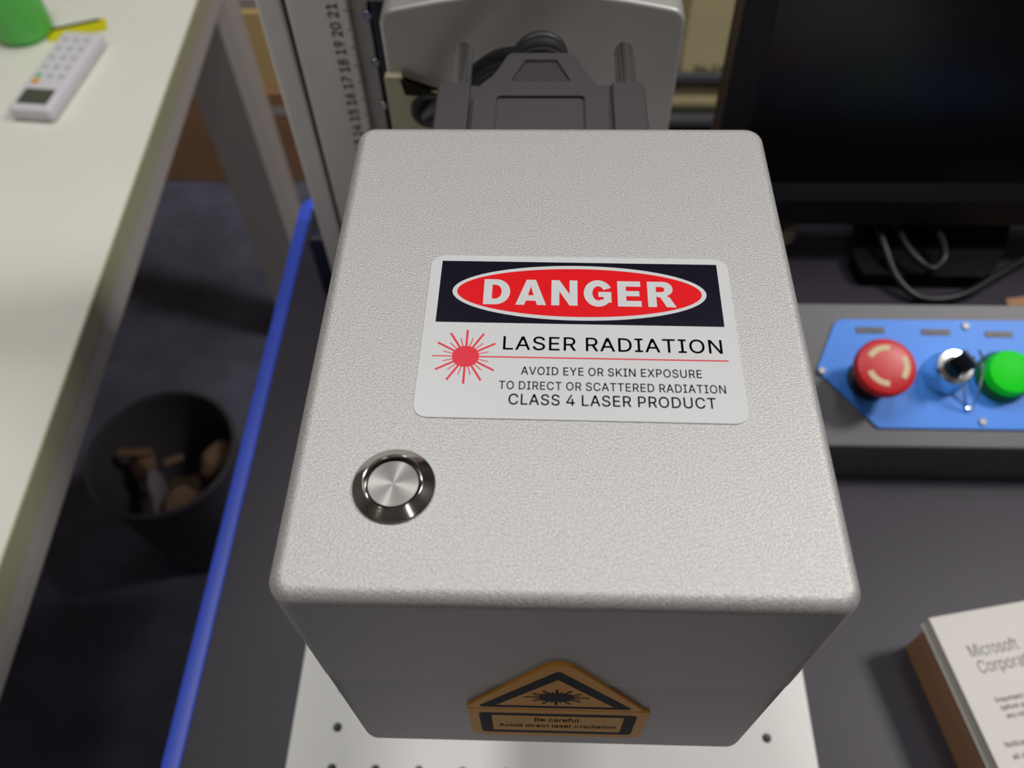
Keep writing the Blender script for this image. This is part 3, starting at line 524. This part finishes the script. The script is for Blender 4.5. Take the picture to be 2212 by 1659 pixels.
# --- amber caution label on the front
cl = link('caution_label', prism(rpoly([(-.0225, -.0705), (.0227, -.0705), (.0026, -.0336), (-.0018, -.0336)], [.0012, .0012, .0035, .0035], 5), 0, .0007, .0003, axis='y'),
          'yellow_film', loc=(0, -.0676, .113), label='amber triangular laser caution label with a text bar'); cl.parent = hd
def lift(o, yy): o.parent = cl; o.location = (0, yy, 0); return o
def fy(pts, name, m, yy):
    t = bmesh.new(); f = t.faces.new([t.verts.new((x, 0, z)) for x, z in pts]); bmesh.ops.triangulate(t, faces=[f])
    return lift(link(name, t, m, smooth=False), yy)
lift(link('text_bar', prism(rpoly(rect(-.0216, .0240, -.0985, -.0711), [.003, .003, .0012, .0012], 5), 0, .0007, .0003, axis='y'), 'yellow_film'), 0)
fy(rpoly([(-.0193, -.0690), (.0197, -.0690), (.0008, -.0385), (.0000, -.0385)], [.001, .001, .001, .001], 3), 'triangle_border', 'caution_ink', -.00072)
fy([(-.0142, -.0668), (.0146, -.0668), (.0004, -.0445)], 'triangle_field', 'yellow_film', -.00075)
fy(rpoly(rect(-.0190, .0212, -.0950, -.0745), .0015, 4), 'bar_border', 'caution_ink', -.00072)
fy(rpoly(rect(-.0158, .0180, -.0922, -.0768), .0006, 3), 'bar_field', 'yellow_film', -.00075)
t = bmesh.new(); f = t.faces.new([t.verts.new((.0004 + .0042 * math.cos(2 * PI * k / 24), 0, -.0590 + .0036 * math.sin(2 * PI * k / 24))) for k in range(24)])
bmesh.ops.translate(t, verts=t.verts, vec=(0, -.00004, 0))
for k in range(24):
    an = 2 * PI * k / 24; r1 = .0078 if k % 2 == 0 else .0056; wd = .00035 if k % 2 == 0 else .0002
    if abs(math.sin(an)) > .4: r1 *= .86
    d = Vector((math.cos(an), 0, math.sin(an))); nn = Vector((-d.z, 0, d.x)) * wd; c0 = Vector((.0004, 0, -.0590))
    t.faces.new([t.verts.new(p) for p in (c0 + d * .002 - nn, c0 + d * r1 - nn, c0 + d * r1 + nn, c0 + d * .002 + nn)])
lift(link('starburst', t, 'caution_ink', smooth=False), -.00079)
for s, x0, x1, y0, cp in (('Be careful', -.0048, .0068, -.0822, .0034), ('Avoid direct laser irradiation', -.0142, .0166, -.0884, .0032)):
    text('caution_lettering', s, 'caution_ink', cl, x0, x1, 0, cp, 0, bold=.01, rot=(PI / 2, 0, 0), loc=(0, -.00079, y0))

# ================================================================== cable connector behind the head
cx = -.0053; ZT = -.030
cn = thing('cable_connector', 'black plug with two steel thumbscrews and ribbed cable, fitted behind the laser head', 'connector', (cx, .136, ZT - .016))
pts = [(-.0362, L - .0002), (.0362, L - .0002), (.0362, .1992), (-.0362, .1992)]
wing = [(cx + p[0], p[1]) for p in pts]
P('hood_base', rsolid(cx - .0362, cx + .0362, L - .0002, .1992, .0022, ZT - .016, ZT - .0024, .0014, 3), 'plastic', cn)
for sgn in (-1, 1):
    xa, xb = sorted((cx + sgn * .0243, cx + sgn * .0356))
    P('hood_wing', rsolid(xa, xb, L, .1987, .0014, ZT - .004, ZT - .0008, .0009, 3), 'plastic', cn)
body = [(-.0226, L), (.0226, L), (.0226, .1885), (.0150, .2035), (.0113, .2134), (-.0113, .2134), (-.0150, .2035), (-.0226, .1885)]
bodyp = rpoly([(cx + p[0], p[1]) for p in body], [0, 0, .003, .004, .003, .003, .004, .003], 4)
# top shell with a recessed rectangle and a recessed grip trapezoid
def curve_mesh(outline, holes, z0, z1, bevel=0):
    cu = bpy.data.curves.new('g', 'CURVE'); cu.dimensions = '2D'; cu.fill_mode = 'BOTH'; cu.extrude = (z1 - z0) / 2 - bevel; cu.bevel_depth = bevel; cu.bevel_resolution = 1; cu.offset = -bevel
    for h in [outline] + holes: spl(cu, h)
    ob = bpy.data.objects.new('g', cu); C.objects.link(ob)
    me = bpy.data.meshes.new_from_object(ob.evaluated_get(bpy.context.evaluated_depsgraph_get()))
    bpy.data.objects.remove(ob); bpy.data.curves.remove(cu)
    bm = bmesh.new(); bm.from_mesh(me); bpy.data.meshes.remove(me)
    bmesh.ops.remove_doubles(bm, verts=bm.verts, dist=1e-6)
    for v in bm.verts: v.co.z += (z0 + z1) / 2
    return bm
rec = rpoly([(cx - .0150, .150), (cx + .0150, .150), (cx + .0150, .1890), (cx - .0150, .1890)], .0015, 3)
grip = rpoly([(cx - .0105, .1968), (cx + .0105, .1968), (cx + .0056, .2093), (cx - .0056, .2093)], .0008, 3)
P('hood', curve_mesh(bodyp, [rec, grip], ZT - .0012, ZT + .0004), 'plastic', cn)
P('hood_core', prism([(cx + (p[0] - cx) * .999, p[1]) for p in bodyp], ZT - .016, ZT - .0006, .0004, 1), 'plastic', cn)
t = bmesh.new()
for j in range(9):
    yy = .1976 + j * .00135; hw = .0098 - (yy - .1968) * .38
    k = int(hw / .00075)
    for i in range(-k, k + 1):
        xx = cx + i * .0015 + (.00075 if j % 2 else 0)
        if abs(xx - cx) > hw: continue
        r = bmesh.ops.create_cone(t, cap_ends=True, segments=6, radius1=.00054, radius2=.00012, depth=.0012)
        bmesh.ops.translate(t, verts=r['verts'], vec=(xx, yy, ZT - .0001))
o = P('grip_bumps', t, 'grip', cn, smooth=False); o['kind'] = 'stuff'
for sx in (-.0337, .0247):
    ts = P('thumbscrew', lathe([(0, 0), (.0033, 0)] + [(.0033, .0005 + .008 * .0)] + [(.0033, .0262), (.0028, .0275), (0, .0277)], 24), 'screwsteel', cn,
           loc=(sx if sx < 0 else sx, .1955, ZT - .0042), rot=(-PI / 2, 0, 0), label='steel thumbscrew')
    t = bmesh.new()
    for k in range(14):
        an = 2 * PI * k / 14
        r = bmesh.ops.create_cube(t, size=1)
        for v in r['verts']: v.co = Vector((v.co.x * .0005, v.co.y * .00045, .003 + (v.co.z + .5) * .0225))
        bmesh.ops.translate(t, verts=r['verts'], vec=(.0034, 0, 0)); bmesh.ops.rotate(t, verts=r['verts'], cent=(0, 0, 0), matrix=Matrix.Rotation(an, 3, 'Z'))
    o = link('knurling', t, 'screwsteel', smooth=False); o.parent = ts; o['kind'] = 'stuff'
for k in range(4):
    t = lathe([(.007, -.0016), (.0105, -.0016), (.0120 - k * .0003, -.0008), (.0120 - k * .0003, .0008), (.0105, .0016), (.007, .0016)], 40)
    P('strain_relief_ring', t, 'rubber', cn, loc=(cx - k * .0002, .2152 + k * .0040, ZT - .0108 - k * .0004), rot=(-PI / 2 - k * .05, 0, k * .06))
P('strain_relief_core', tube([(cx, .210, ZT - .0105), (cx - .0004, .220, ZT - .0115), (cx - .0012, .229, ZT - .0140)], lambda s: .0104 - .002 * s, 24), 'rubber', cn)
P('cable', tube([(cx - .001, .224, ZT - .013), (cx - .006, .234, ZT - .0155), (cx - .018, .240, ZT - .021), (cx - .032, .2425, ZT - .034), (cx - .042, .246, ZT - .046), (cx - .0485, .2530, ZT - .0560), (cx - .0492, .2575, ZT - .0575)], .0042, 18), 'cable', cn)

# ================================================================== control box
bx_root = thing('control_box', 'low grey control box with sloping blue switch panel, right of the laser head', 'control box', (.3, .235, T))
a19 = math.atan(.344); y0, y1 = .1945, .2765
zt = lambda y: -.24 + .344 * (y - .268)
t = bmesh.new()
prf = [(y0, T), (y0, zt(y0)), (y1, zt(y1)), (y1, T)]
a = [t.verts.new((.135, y, z)) for y, z in prf]; b = [t.verts.new((.50, y, z)) for y, z in prf]
t.faces.new(a); t.faces.new(b[::-1])
for k in range(4): t.faces.new((a[k], a[(k + 1) % 4], b[(k + 1) % 4], b[k]))
bmesh.ops.bevel(t, geom=list(t.edges), offset=.0012, segments=2, profile=.5, affect='EDGES')
P('box_shell', t, 'box', bx_root)
# panel frame: u along x, v up the slope, origin on the slope at x=.24 y=.235
PO = Vector((.24, .235, zt(.235)))
def on_panel(x, y): return ((x - PO.x), (y - PO.y) / math.cos(a19))
panel_pts = [on_panel(*p) for p in ((.1557, .2365), (.1696, .2664), (.345, .2664), (.358, .2365), (.329, .2047), (.1876, .2047))]
pn = link('switch_panel', prism(rpoly(panel_pts, [.002, .006, .006, .002, .004, .004], 6), 0, .0015, .0004), 'panel', rot=(a19, 0, 0), label='bright blue switch panel')
pn.parent = bx_root; pn.location = PO - Vector(bx_root.location)
def pp(name, bm, m, x, y, h=.0015, rot=None, **k):
    o = link(name, bm, m, **k); o.parent = bx_root
    u, v = on_panel(x, y); o.matrix_local = Matrix.Translation(PO - Vector(bx_root.location)) @ Matrix.Rotation(a19, 4, 'X') @ Matrix.Translation((u, v, h)) @ (Matrix.Rotation(rot, 4, 'Z') if rot else Matrix())
    return o
# emergency stop
es = pp('emergency_stop', lathe([(.0, 0), (.0125, 0), (.0125, .004), (.0105, .005), (.0105, .012), (.0, .012)], 40), 'black', .1850, .2315, label='black collar of the red emergency stop')
o = link('mushroom_head', lathe([(0, .010), (.0105, .010), (.0112, .014), (.0150, .0175), (.0164, .0200), (.0166, .0235), (.0158, .0258), (.0135, .0270), (.006, .0274), (0, .0275)], 56), 'estop', label='red mushroom head'); o.parent = es
for k in range(3):
    t = bmesh.new(); a0 = math.radians(78 + 120 * k); n = 10; ins, outs = [], []
    for q in range(n + 1):
        an = a0 + math.radians(72) * q / n
        ins.append(t.verts.new((.0086 * math.cos(an), .0086 * math.sin(an), .02745))); outs.append(t.verts.new((.0118 * math.cos(an), .0118 * math.sin(an), .02735)))
    for q in range(n): t.faces.new((ins[q], outs[q], outs[q + 1], ins[q + 1]))
    o = link('arrow_mark', t, 'cream', label='cream curved arrow mark'); o.parent = es
# key switch
ks = pp('key_switch', lathe([(0, 0), (.0122, 0), (.0122, .003), (.0108, .006), (.0106, .012), (.0096, .0140), (.0066, .0142), (.0063, .0125), (0, .0125)], 48), 'chrome', .2280, .2352, label='chrome ring of the key switch')
o = link('key_core', lathe([(0, .0125), (.0062, .0125), (.0060, .0145), (0, .0146)], 32), 'keyblue'); o.parent = ks
o = link('key', prism(rpoly([(-.0012, -.005), (.0012, -.005), (.0012, .005), (-.0012, .005)], .0006, 3), .0146, .021, .0003), 'black', rot=(0, 0, .5)); o.parent = ks
t = prism(rpoly(rect(-.001, .001, -.0055, .0055), .0008, 3), .019, .030, .0005)
o = link('key_bow', t, 'rubber', rot=(0, 0, .6), loc=(.001, 0, 0)); o.parent = ks
o = link('key_ring', tube([(.0055, .0045, .030), (.0085, -.001, .027), (.0105, -.010, .018), (.0115, -.019, .006), (.0105, -.022, .0015), (.009, -.016, .002), (.0062, -.006, .010), (.0048, .002, .026)], .0006, 8), 'chrome'); o.parent = ks
# green lamp
gb = pp('green_lamp', lathe([(0, 0), (.0152, 0), (.0152, .002), (.0140, .0045), (.0132, .0060), (0, .0060)], 48), 'greenring', .2600, .2335, label='dark green skirt of the lamp')
o = link('lamp_lens', lathe([(0, .006), (.0130, .006), (.0130, .0105), (.0122, .0122), (.0080, .0132), (0, .0136)], 48), 'greenl', label='bright green lens'); o.parent = gb
# name plates
for (x, y, wd, s, dark) in ((.1885, .2600, .0165, 'EM STOP', 0), (.2262, .2592, .0165, 'OFF  ON', 1), (.2622, .2583, .0160, 'LASER', 2)):
    np_ = pp('name_plate', prism(rpoly(rect(-wd / 2, wd / 2, -.0019, .0019), .0003, 2), 0, .0003, .0001), 'tag', x, y)
    wi = (wd * .46, wd * .45, wd * .27)[dark]
    text('plate_lettering', s, 'greytext', np_, -wi, wi, -.0013, .0026, .00034, bold=.012)
for x, y in ((.2437, .2628), (.1585, .2362), (.2459, .2085), (.34, .2362)):
    sc = pp('panel_screw', lathe([(0, .0010), (.0008, .0010), (.0009, .0014), (.0017, .0014), (.0021, .0009), (.0022, 0), (0, 0)], 20), 'bolt', x, y)

# ================================================================== monitor
MY, MZ = .372, -.2665
mo = thing('monitor', 'large black flat monitor with a dark switched-off screen on a wide stand', 'monitor', (.36, .40, T))
tilt = math.radians(4)
def mp(name, bm, m, **k):
    o = link(name, bm, m, **k); o.parent = mo
    o.matrix_local = Matrix.Translation(Vector((.105, MY, MZ)) - Vector(mo.location)) @ Matrix.Rotation(-tilt, 4, 'X'); return o
MW, MH = .51, .33
mp('back_shell', B(.002, MW - .002, .009, .035, .002, MH - .002, .004), 'black')
t = bmesh.new()
def bar(x0, x1, z0, z1, inx0, inx1, inz0, inz1): pass
o_ = [(0, 0), (MW, 0), (MW, MH), (0, MH)]; i_ = [(.018, .021), (MW - .018, .021), (MW - .018, MH - .018), (.018, MH - .018)]; j_ = [(.020, .031), (MW - .020, .031), (MW - .020, MH - .020), (.020, MH - .020)]
R0 = [t.verts.new((x, .010, z)) for x, z in o_]; R1 = [t.verts.new((x, 0, z)) for x, z in o_]; R2 = [t.verts.new((x, 0, z)) for x, z in i_]; R3 = [t.verts.new((x, .006, z)) for x, z in j_]
for a, b in ((R0, R1), (R1, R2), (R2, R3)):
    for k in range(4): t.faces.new((a[k], a[(k + 1) % 4], b[(k + 1) % 4], b[k]))
bmesh.ops.bevel(t, geom=[e for e in t.edges if all(abs(v.co.y) < 1e-6 for v in e.verts)], offset=.0012, segments=2, profile=.5, affect='EDGES')
mp('bezel', t, 'bezel')
mp('screen', B(.019, MW - .019, .006, .0095, .030, MH - .019), 'screen')
P('stand_neck', B(.232, .300, .405, .432, T + .012, -.10, .006), 'standm', mo)
P('stand_foot', prism(rpoly([(.217, .347), (.300, .345), (.320, .368), (.332, .395), (.332, .47), (.226, .47), (.226, .388), (.2145, .368)], .006, 4), T, T + .012, .003), 'standm', mo)
cb = [(.2300, .394, -.274), (.2335, .366, -.280), (.2400, .346, -.289), (.252, .3335, -.2945), (.268, .3305, -.295), (.288, .3365, -.295), (.312, .3520, -.295), (.345, .372, -.295), (.40, .392, -.295)]
tag(link('power_cable', tube(cb, .0028, 12), 'cable'), 'black cable curving across the table in front of the monitor stand', 'cable')
cb = [(.2460, .394, -.2745), (.2440, .372, -.2745), (.2510, .352, -.277), (.262, .346, -.281), (.270, .353, -.277), (.2705, .372, -.2745), (.262, .392, -.2745)]
tag(link('signal_cable', tube(cb, .0026, 12), 'cable'), 'black cable hanging in a narrow loop before the monitor foot', 'cable')

# ================================================================== carton and booklet, lower right
ang = math.atan2(.0098, .0494)
ct = thing('shipping_carton', 'small flat brown cardboard carton on the dark table, under the white booklet', 'carton', (.1895, .0925, T), (0, 0, ang))
cbm = B(0, .15, -.21, 0, 0, .0275, .0012, 2)
link('carton_body', cbm, 'brown', parent=ct)
link('flap_seam', B(.07, .12, -.2101, .0001, .0273, .0277), 'brown', parent=ct)
bk = thing('booklet', 'white printed booklet with grey text, lying on the brown carton', 'booklet', (.1884, .0946, T + .0278), (0, 0, ang))
link('cover', B(0, .15, -.205, 0, .0095, .0105, .0005, 2), 'paper', parent=bk)
link('page_block', B(.0008, .149, -.204, -.0006, .0010, .0095), 'pages', parent=bk)
link('back_cover', B(0, .15, -.205, 0, 0, .0010, .0004, 2), 'paper', parent=bk)
def bl(px, py):
    v = Matrix.Rotation(-ang, 3, 'Z') @ Vector((px - .1884, py - .0946, 0)); return v.x, v.y
zt_ = .01055
def line(name, s, m, px, py, wdt, cap, bold=0):
    u, v = bl(px, py); text(name, s, m, bk, u, u + wdt, v, cap, zt_, bold=bold)
line('title_lettering', 'Microsoft', 'ink', .2040, .0755, .0245, .0058)
line('title_lettering', 'Corporation', 'ink', .2062, .0680, .0330, .0058)
for k, s in enumerate(('Important please read this licence carefully', 'before you install or open the software on', 'any computer or device in the workshop')):
    u, v = bl(.2092, .0547); text('body_lettering', s, 'ink', bk, u + (0, .0012, .0018)[k], u + .060 - k * .004, v - k * .0037, .0022, zt_, bold=.01)
for k, s in enumerate(('Notice to the user of this product and', 'all other persons who may rely on it', 'are given on the following pages')):
    u, v = bl(.2080, .0350); text('faint_lettering', s, 'inkf', bk, u + (0, .0008, .004)[k], u + .056 - k * .003, v - k * .0052, .0024, zt_, bold=.01)

# ================================================================== desk on the left
DZ = -.35
dk = thing('desk', 'long white laminate desk with a pale grey metal frame, left of the machine', 'desk', (-.3482, .154, FLOOR), (0, 0, math.radians(2.82)))
dz = DZ - FLOOR
link('desktop', B(-.85, 0, -1.0, .92, dz - .024, dz, .0012, 2), 'desk', parent=dk)
link('edge_band', B(-.0004, .0011, -.999, .919, dz - .0235, dz - .0008, .0004, 1), 'deskedge', parent=dk, label='thin yellowish edge band')
link('side_rail', B(-.040, -.0005, -.95, .90, dz - .050, dz - .0241, .002), 'frame', parent=dk)
link('back_rail', B(-.8, -.042, .87, .90, dz - .050, dz - .0241, .002), 'frame', parent=dk)
for (x, y) in ((-.0745, .722), (-.80, .722), (-.0745, -.95), (-.80, -.95)):
    link('leg', prism([(x, y), (x + .060, y), (x + .073, y + .012), (x + .073, y + .060), (x, y + .060)], .001, dz - .0505), 'frame', parent=dk)

# ---- remote control
rz = -math.atan2(.0115, .123)
rm = thing('remote_control', 'white remote control with grey display and orange key, lying on the desk', 'remote', (-.4770, .6520, DZ), (0, 0, rz + .0))
RW, RL = .0215, .0635
link('shell', B(-RW, RW, -RL, RL, .001, .0150, .0045, 4), 'remote', parent=rm)
link('display', prism(rpoly(rect(-.0150, .0150, -.0555, -.0330), .0015, 3), .0148, .0154, .0002), 'lcd', parent=rm, label='grey-green display')
link('orange_key', lathe([(0, .0148), (.0040, .0148), (.0040, .0160), (0, .0164)], 20), 'orange', parent=rm, loc=(-.0110, -.0215, 0), label='orange round key')
link('green_key', lathe([(0, .0148), (.0032, .0148), (.0032, .0158), (0, .0162)], 20), 'gkey', parent=rm, loc=(-.0115, -.0125, 0), label='small green key')
for j in range(5):
    for i in range(3):
        if i == 0 and j == 0: continue
        link('key', lathe([(0, .0148), (.0036, .0148), (.0034, .0158), (0, .0160)], 16), 'rbutton', parent=rm, loc=(-.0115 + i * .0115, -.0130 + j * .0150, 0))
# ---- yellow card under the remote
yc = thing('yellow_card', 'yellow and black folded card sticking out from under the remote', 'card', (-.492, .7395, DZ), (0, 0, math.radians(22)))
link('card_sheet', B(-.030, .030, -.012, .012, .0, .0009, .0003, 1), 'yellow', parent=yc)
link('black_stripe', B(-.030, .024, .0075, .0122, .0009, .0014), 'black', parent=yc)
# ---- green cup
gc = thing('green_bottle', 'green translucent plastic bottle standing on the desk beside the remote', 'bottle', (-.5435, .7345, DZ))
link('bottle_body', lathe([(0, 0), (.022, 0), (.027, .003), (.0285, .009), (.0285, .085), (.026, .094), (.014, .104), (.012, .108), (.012, .112), (0, .112)], 40), 'greenp', parent=gc)
link('bottle_cap', lathe([(0, .112), (.0145, .112), (.0145, .128), (.0135, .130), (0, .130)], 32), 'greenring', parent=gc)

# ================================================================== waste bin and scraps
bn = thing('waste_bin', 'round dark waste bin on the carpet between desk and machine', 'waste bin', (-.512, .506, FLOOR))
link('bin_wall', lathe([(0, 0), (.074, 0), (.078, .004), (.096, .222), (.1, .226), (.1, .230), (.094, .230), (.092, .222), (.075, .006), (0, .006)], 56), 'bin', parent=bn)
link('bin_rim', lathe([(.0935, .228), (.0985, .2285), (.101, .231), (.0985, .2335), (.0945, .2330), (.0935, .228)], 56), 'bin', parent=bn)
def scrap(name, label, m, loc, size, seed, group=None, cat='scrap'):
    if name == 'crumpled_paper': group, cat = 'crumpled papers in the waste bin', 'paper'
    rnd = random.Random(seed); t = bmesh.new(); bmesh.ops.create_icosphere(t, subdivisions=3, radius=1)
    dirs = [(Vector((rnd.uniform(-1, 1), rnd.uniform(-1, 1), rnd.uniform(-1, 1))).normalized(), rnd.uniform(.55, .95)) for _ in range(16)]
    for v in t.verts:
        d = v.co.normalized(); k = 1
        for n_, h in dirs:
            dt = d.dot(n_)
            if dt * k > h: k = h / dt
        v.co = Vector((d.x * size[0], d.y * size[1], d.z * size[2])) * k
    return tag(link(name, t, m, loc=loc, rot=(rnd.uniform(-.3, .3), rnd.uniform(-.3, .3), rnd.uniform(0, 3)), angle=12), label, cat, group)
zb = FLOOR + .006
scrap('crumpled_paper', 'broad crumpled brown paper at the bottom of the waste bin', 'crumple', (-.512, .506, zb + .07), (.070, .066, .062), 1)
scrap('crumpled_paper', 'crumpled brown paper ball on the left in the waste bin', 'crumple', (-.560, .515, zb + .168), (.026, .024, .026), 2)
scrap('crumpled_paper', 'crumpled brown paper ball on the right in the waste bin', 'crumple', (-.462, .530, zb + .168), (.026, .034, .028), 3)
scrap('foam_scrap', 'long grey foam scrap standing in the middle of the waste bin', 'scrapgrey', (-.527, .466, zb + .168), (.012, .042, .022), 4)
scrap('crumpled_paper', 'crumpled brown paper wad nearest the front of the waste bin', 'crumple', (-.490, .456, zb + .170), (.024, .026, .024), 5)
t = thing('cardboard_scrap', 'torn tan cardboard strip on the left in the waste bin', 'scrap', (-.560, .520, zb + .197), (0, .06, .1))
link('cardboard_sheet', prism(rpoly([(-.025, -.006), (.012, -.008), (.022, -.003), (.020, .006), (-.01, .004), (-.023, .006)], .002, 2), 0, .004, .0005), 'crumple', parent=t)
t = thing('cardboard_scrap', 'short tan cardboard flake in the middle of the waste bin', 'scrap', (-.508, .512, zb + .190), (.1, -.06, .4))
link('cardboard_sheet', prism(rpoly([(-.014, -.006), (.012, -.005), (.015, .004), (-.012, .006)], .002, 2), 0, .004, .0005), 'crumple', parent=t)
scrap('foam_scrap', 'small grey scrap on the carpet in front of the waste bin', 'scrapgrey', (-.447, .392, FLOOR + .006), (.014, .012, .007), 8)

# ================================================================== cartons and rack at the back
def carton(name, label, m, x0, x1, y0, y1, z0, z1, tape_z=None, flap=True):
    r = thing(name, label, 'carton', ((x0 + x1) / 2, (y0 + y1) / 2, z0), group='cardboard cartons stacked at the back' if name == 'moving_carton' else None)
    P('carton_body', B(x0, x1, y0, y1, z0, z1, .004, 2), m, r)
    P('top_tape', B((x0 + x1) / 2 - .025, (x0 + x1) / 2 + .025, y0 - .0008, y1, z1 - .03, z1 + .0008, .0004, 1), 'tape', r, label='grey packing tape')
    if tape_z: P('front_tape', B(x0 - .0005, x1 + .0005, y0 - .001, y0 + .001, tape_z - .009, tape_z + .009), 'tape', r, label='grey packing tape')
    return r
carton('moving_carton', 'large brown carton on the carpet, seen between desk edge and desk leg', 'brown', -1.05, -.573, 1.30, 1.7, FLOOR, -.83)
carton('moving_carton', 'brown carton on the carpet with a grey tape band, behind the desk leg', 'brown', -.568, -.10, 1.30, 1.7, FLOOR, -.83, -.872)
carton('moving_carton', 'tan carton stacked on the brown carton, left of the desk leg', 'tan', -1.03, -.60, 1.31, 1.68, -.829, -.60)
carton('moving_carton', 'tan carton stacked on the taped brown carton, between leg and column', 'tan', -.572, -.12, 1.31, 1.68, -.829, -.672)
carton('moving_carton', 'topmost tan carton of the stack behind the column', 'tan', -.58, -.14, 1.33, 1.66, -.650, -.40, None)
P_ = tag(link('separator_board', B(-.585, -.13, 1.315, 1.67, -.6715, -.6505), 'tape', smooth=False), 'pale board lying between the two upper tan cartons', 'board')
rk = thing('storage_rack', 'low dark grey metal rack behind the machine arm and monitor', 'rack', (.4, 1.5, FLOOR))
for z in (-.905, -.808): P('shelf', B(.10, .90, 1.30, 1.75, z, z + .016, .001, 1), 'box', rk)
for x in (.10, .87):
    for y in (1.30, 1.72): P('post', B(x, x + .03, y, y + .03, FLOOR, -.79, .001, 1), 'box', rk)
r = carton('storage_carton', 'wide beige carton standing on the top shelf of the grey rack', 'beige', .246, .85, 1.305, 1.70, -.7915, -.45)
text('carton_lettering', 'No.24', 'inkf', r, .015, .07, 0, .013, 0, bold=.02, rot=(PI / 2, 0, 0), loc=(.255 - .548, 1.3045 - 1.5025, .004))
t = thing('foam_roll', 'beige foam roll on the lower shelf of the grey rack', 'roll', (.245, 1.34, -.889))
link('roll_body', tube([(-.10, 0, .0275), (.06, 0, .0275), (.092, 0, .0245)], lambda s: .0272 if s < .9 else .0272 * (1 - (s - .9) * 3), 24), 'beige', parent=t)
tag(link('small_carton', B(.345, .46, 1.31, 1.5, -.8885, -.820, .003, 1), 'brown'), 'small brown box beside the foam roll on the lower shelf', 'box')

t = thing('tape_roll', 'small beige tape roll on the table, half hidden behind the laser head', 'tape', (.170, .398, T + .0005))
link('tape_ring', lathe([(.008, 0), (.013, 0), (.013, .011), (.008, .011), (.008, 0)], 28), 'plate', parent=t)
t = thing('cardboard_scrap', 'small brown cardboard scrap on the table behind the control box', 'scrap', (.333, .326, T + .0005), (0, 0, .2))
link('cardboard_sheet', prism(rpoly([(-.024, -.008), (.03, -.009), (.034, .007), (-.020, .009)], .002, 2), 0, .006, .0008), 'brown', parent=t)
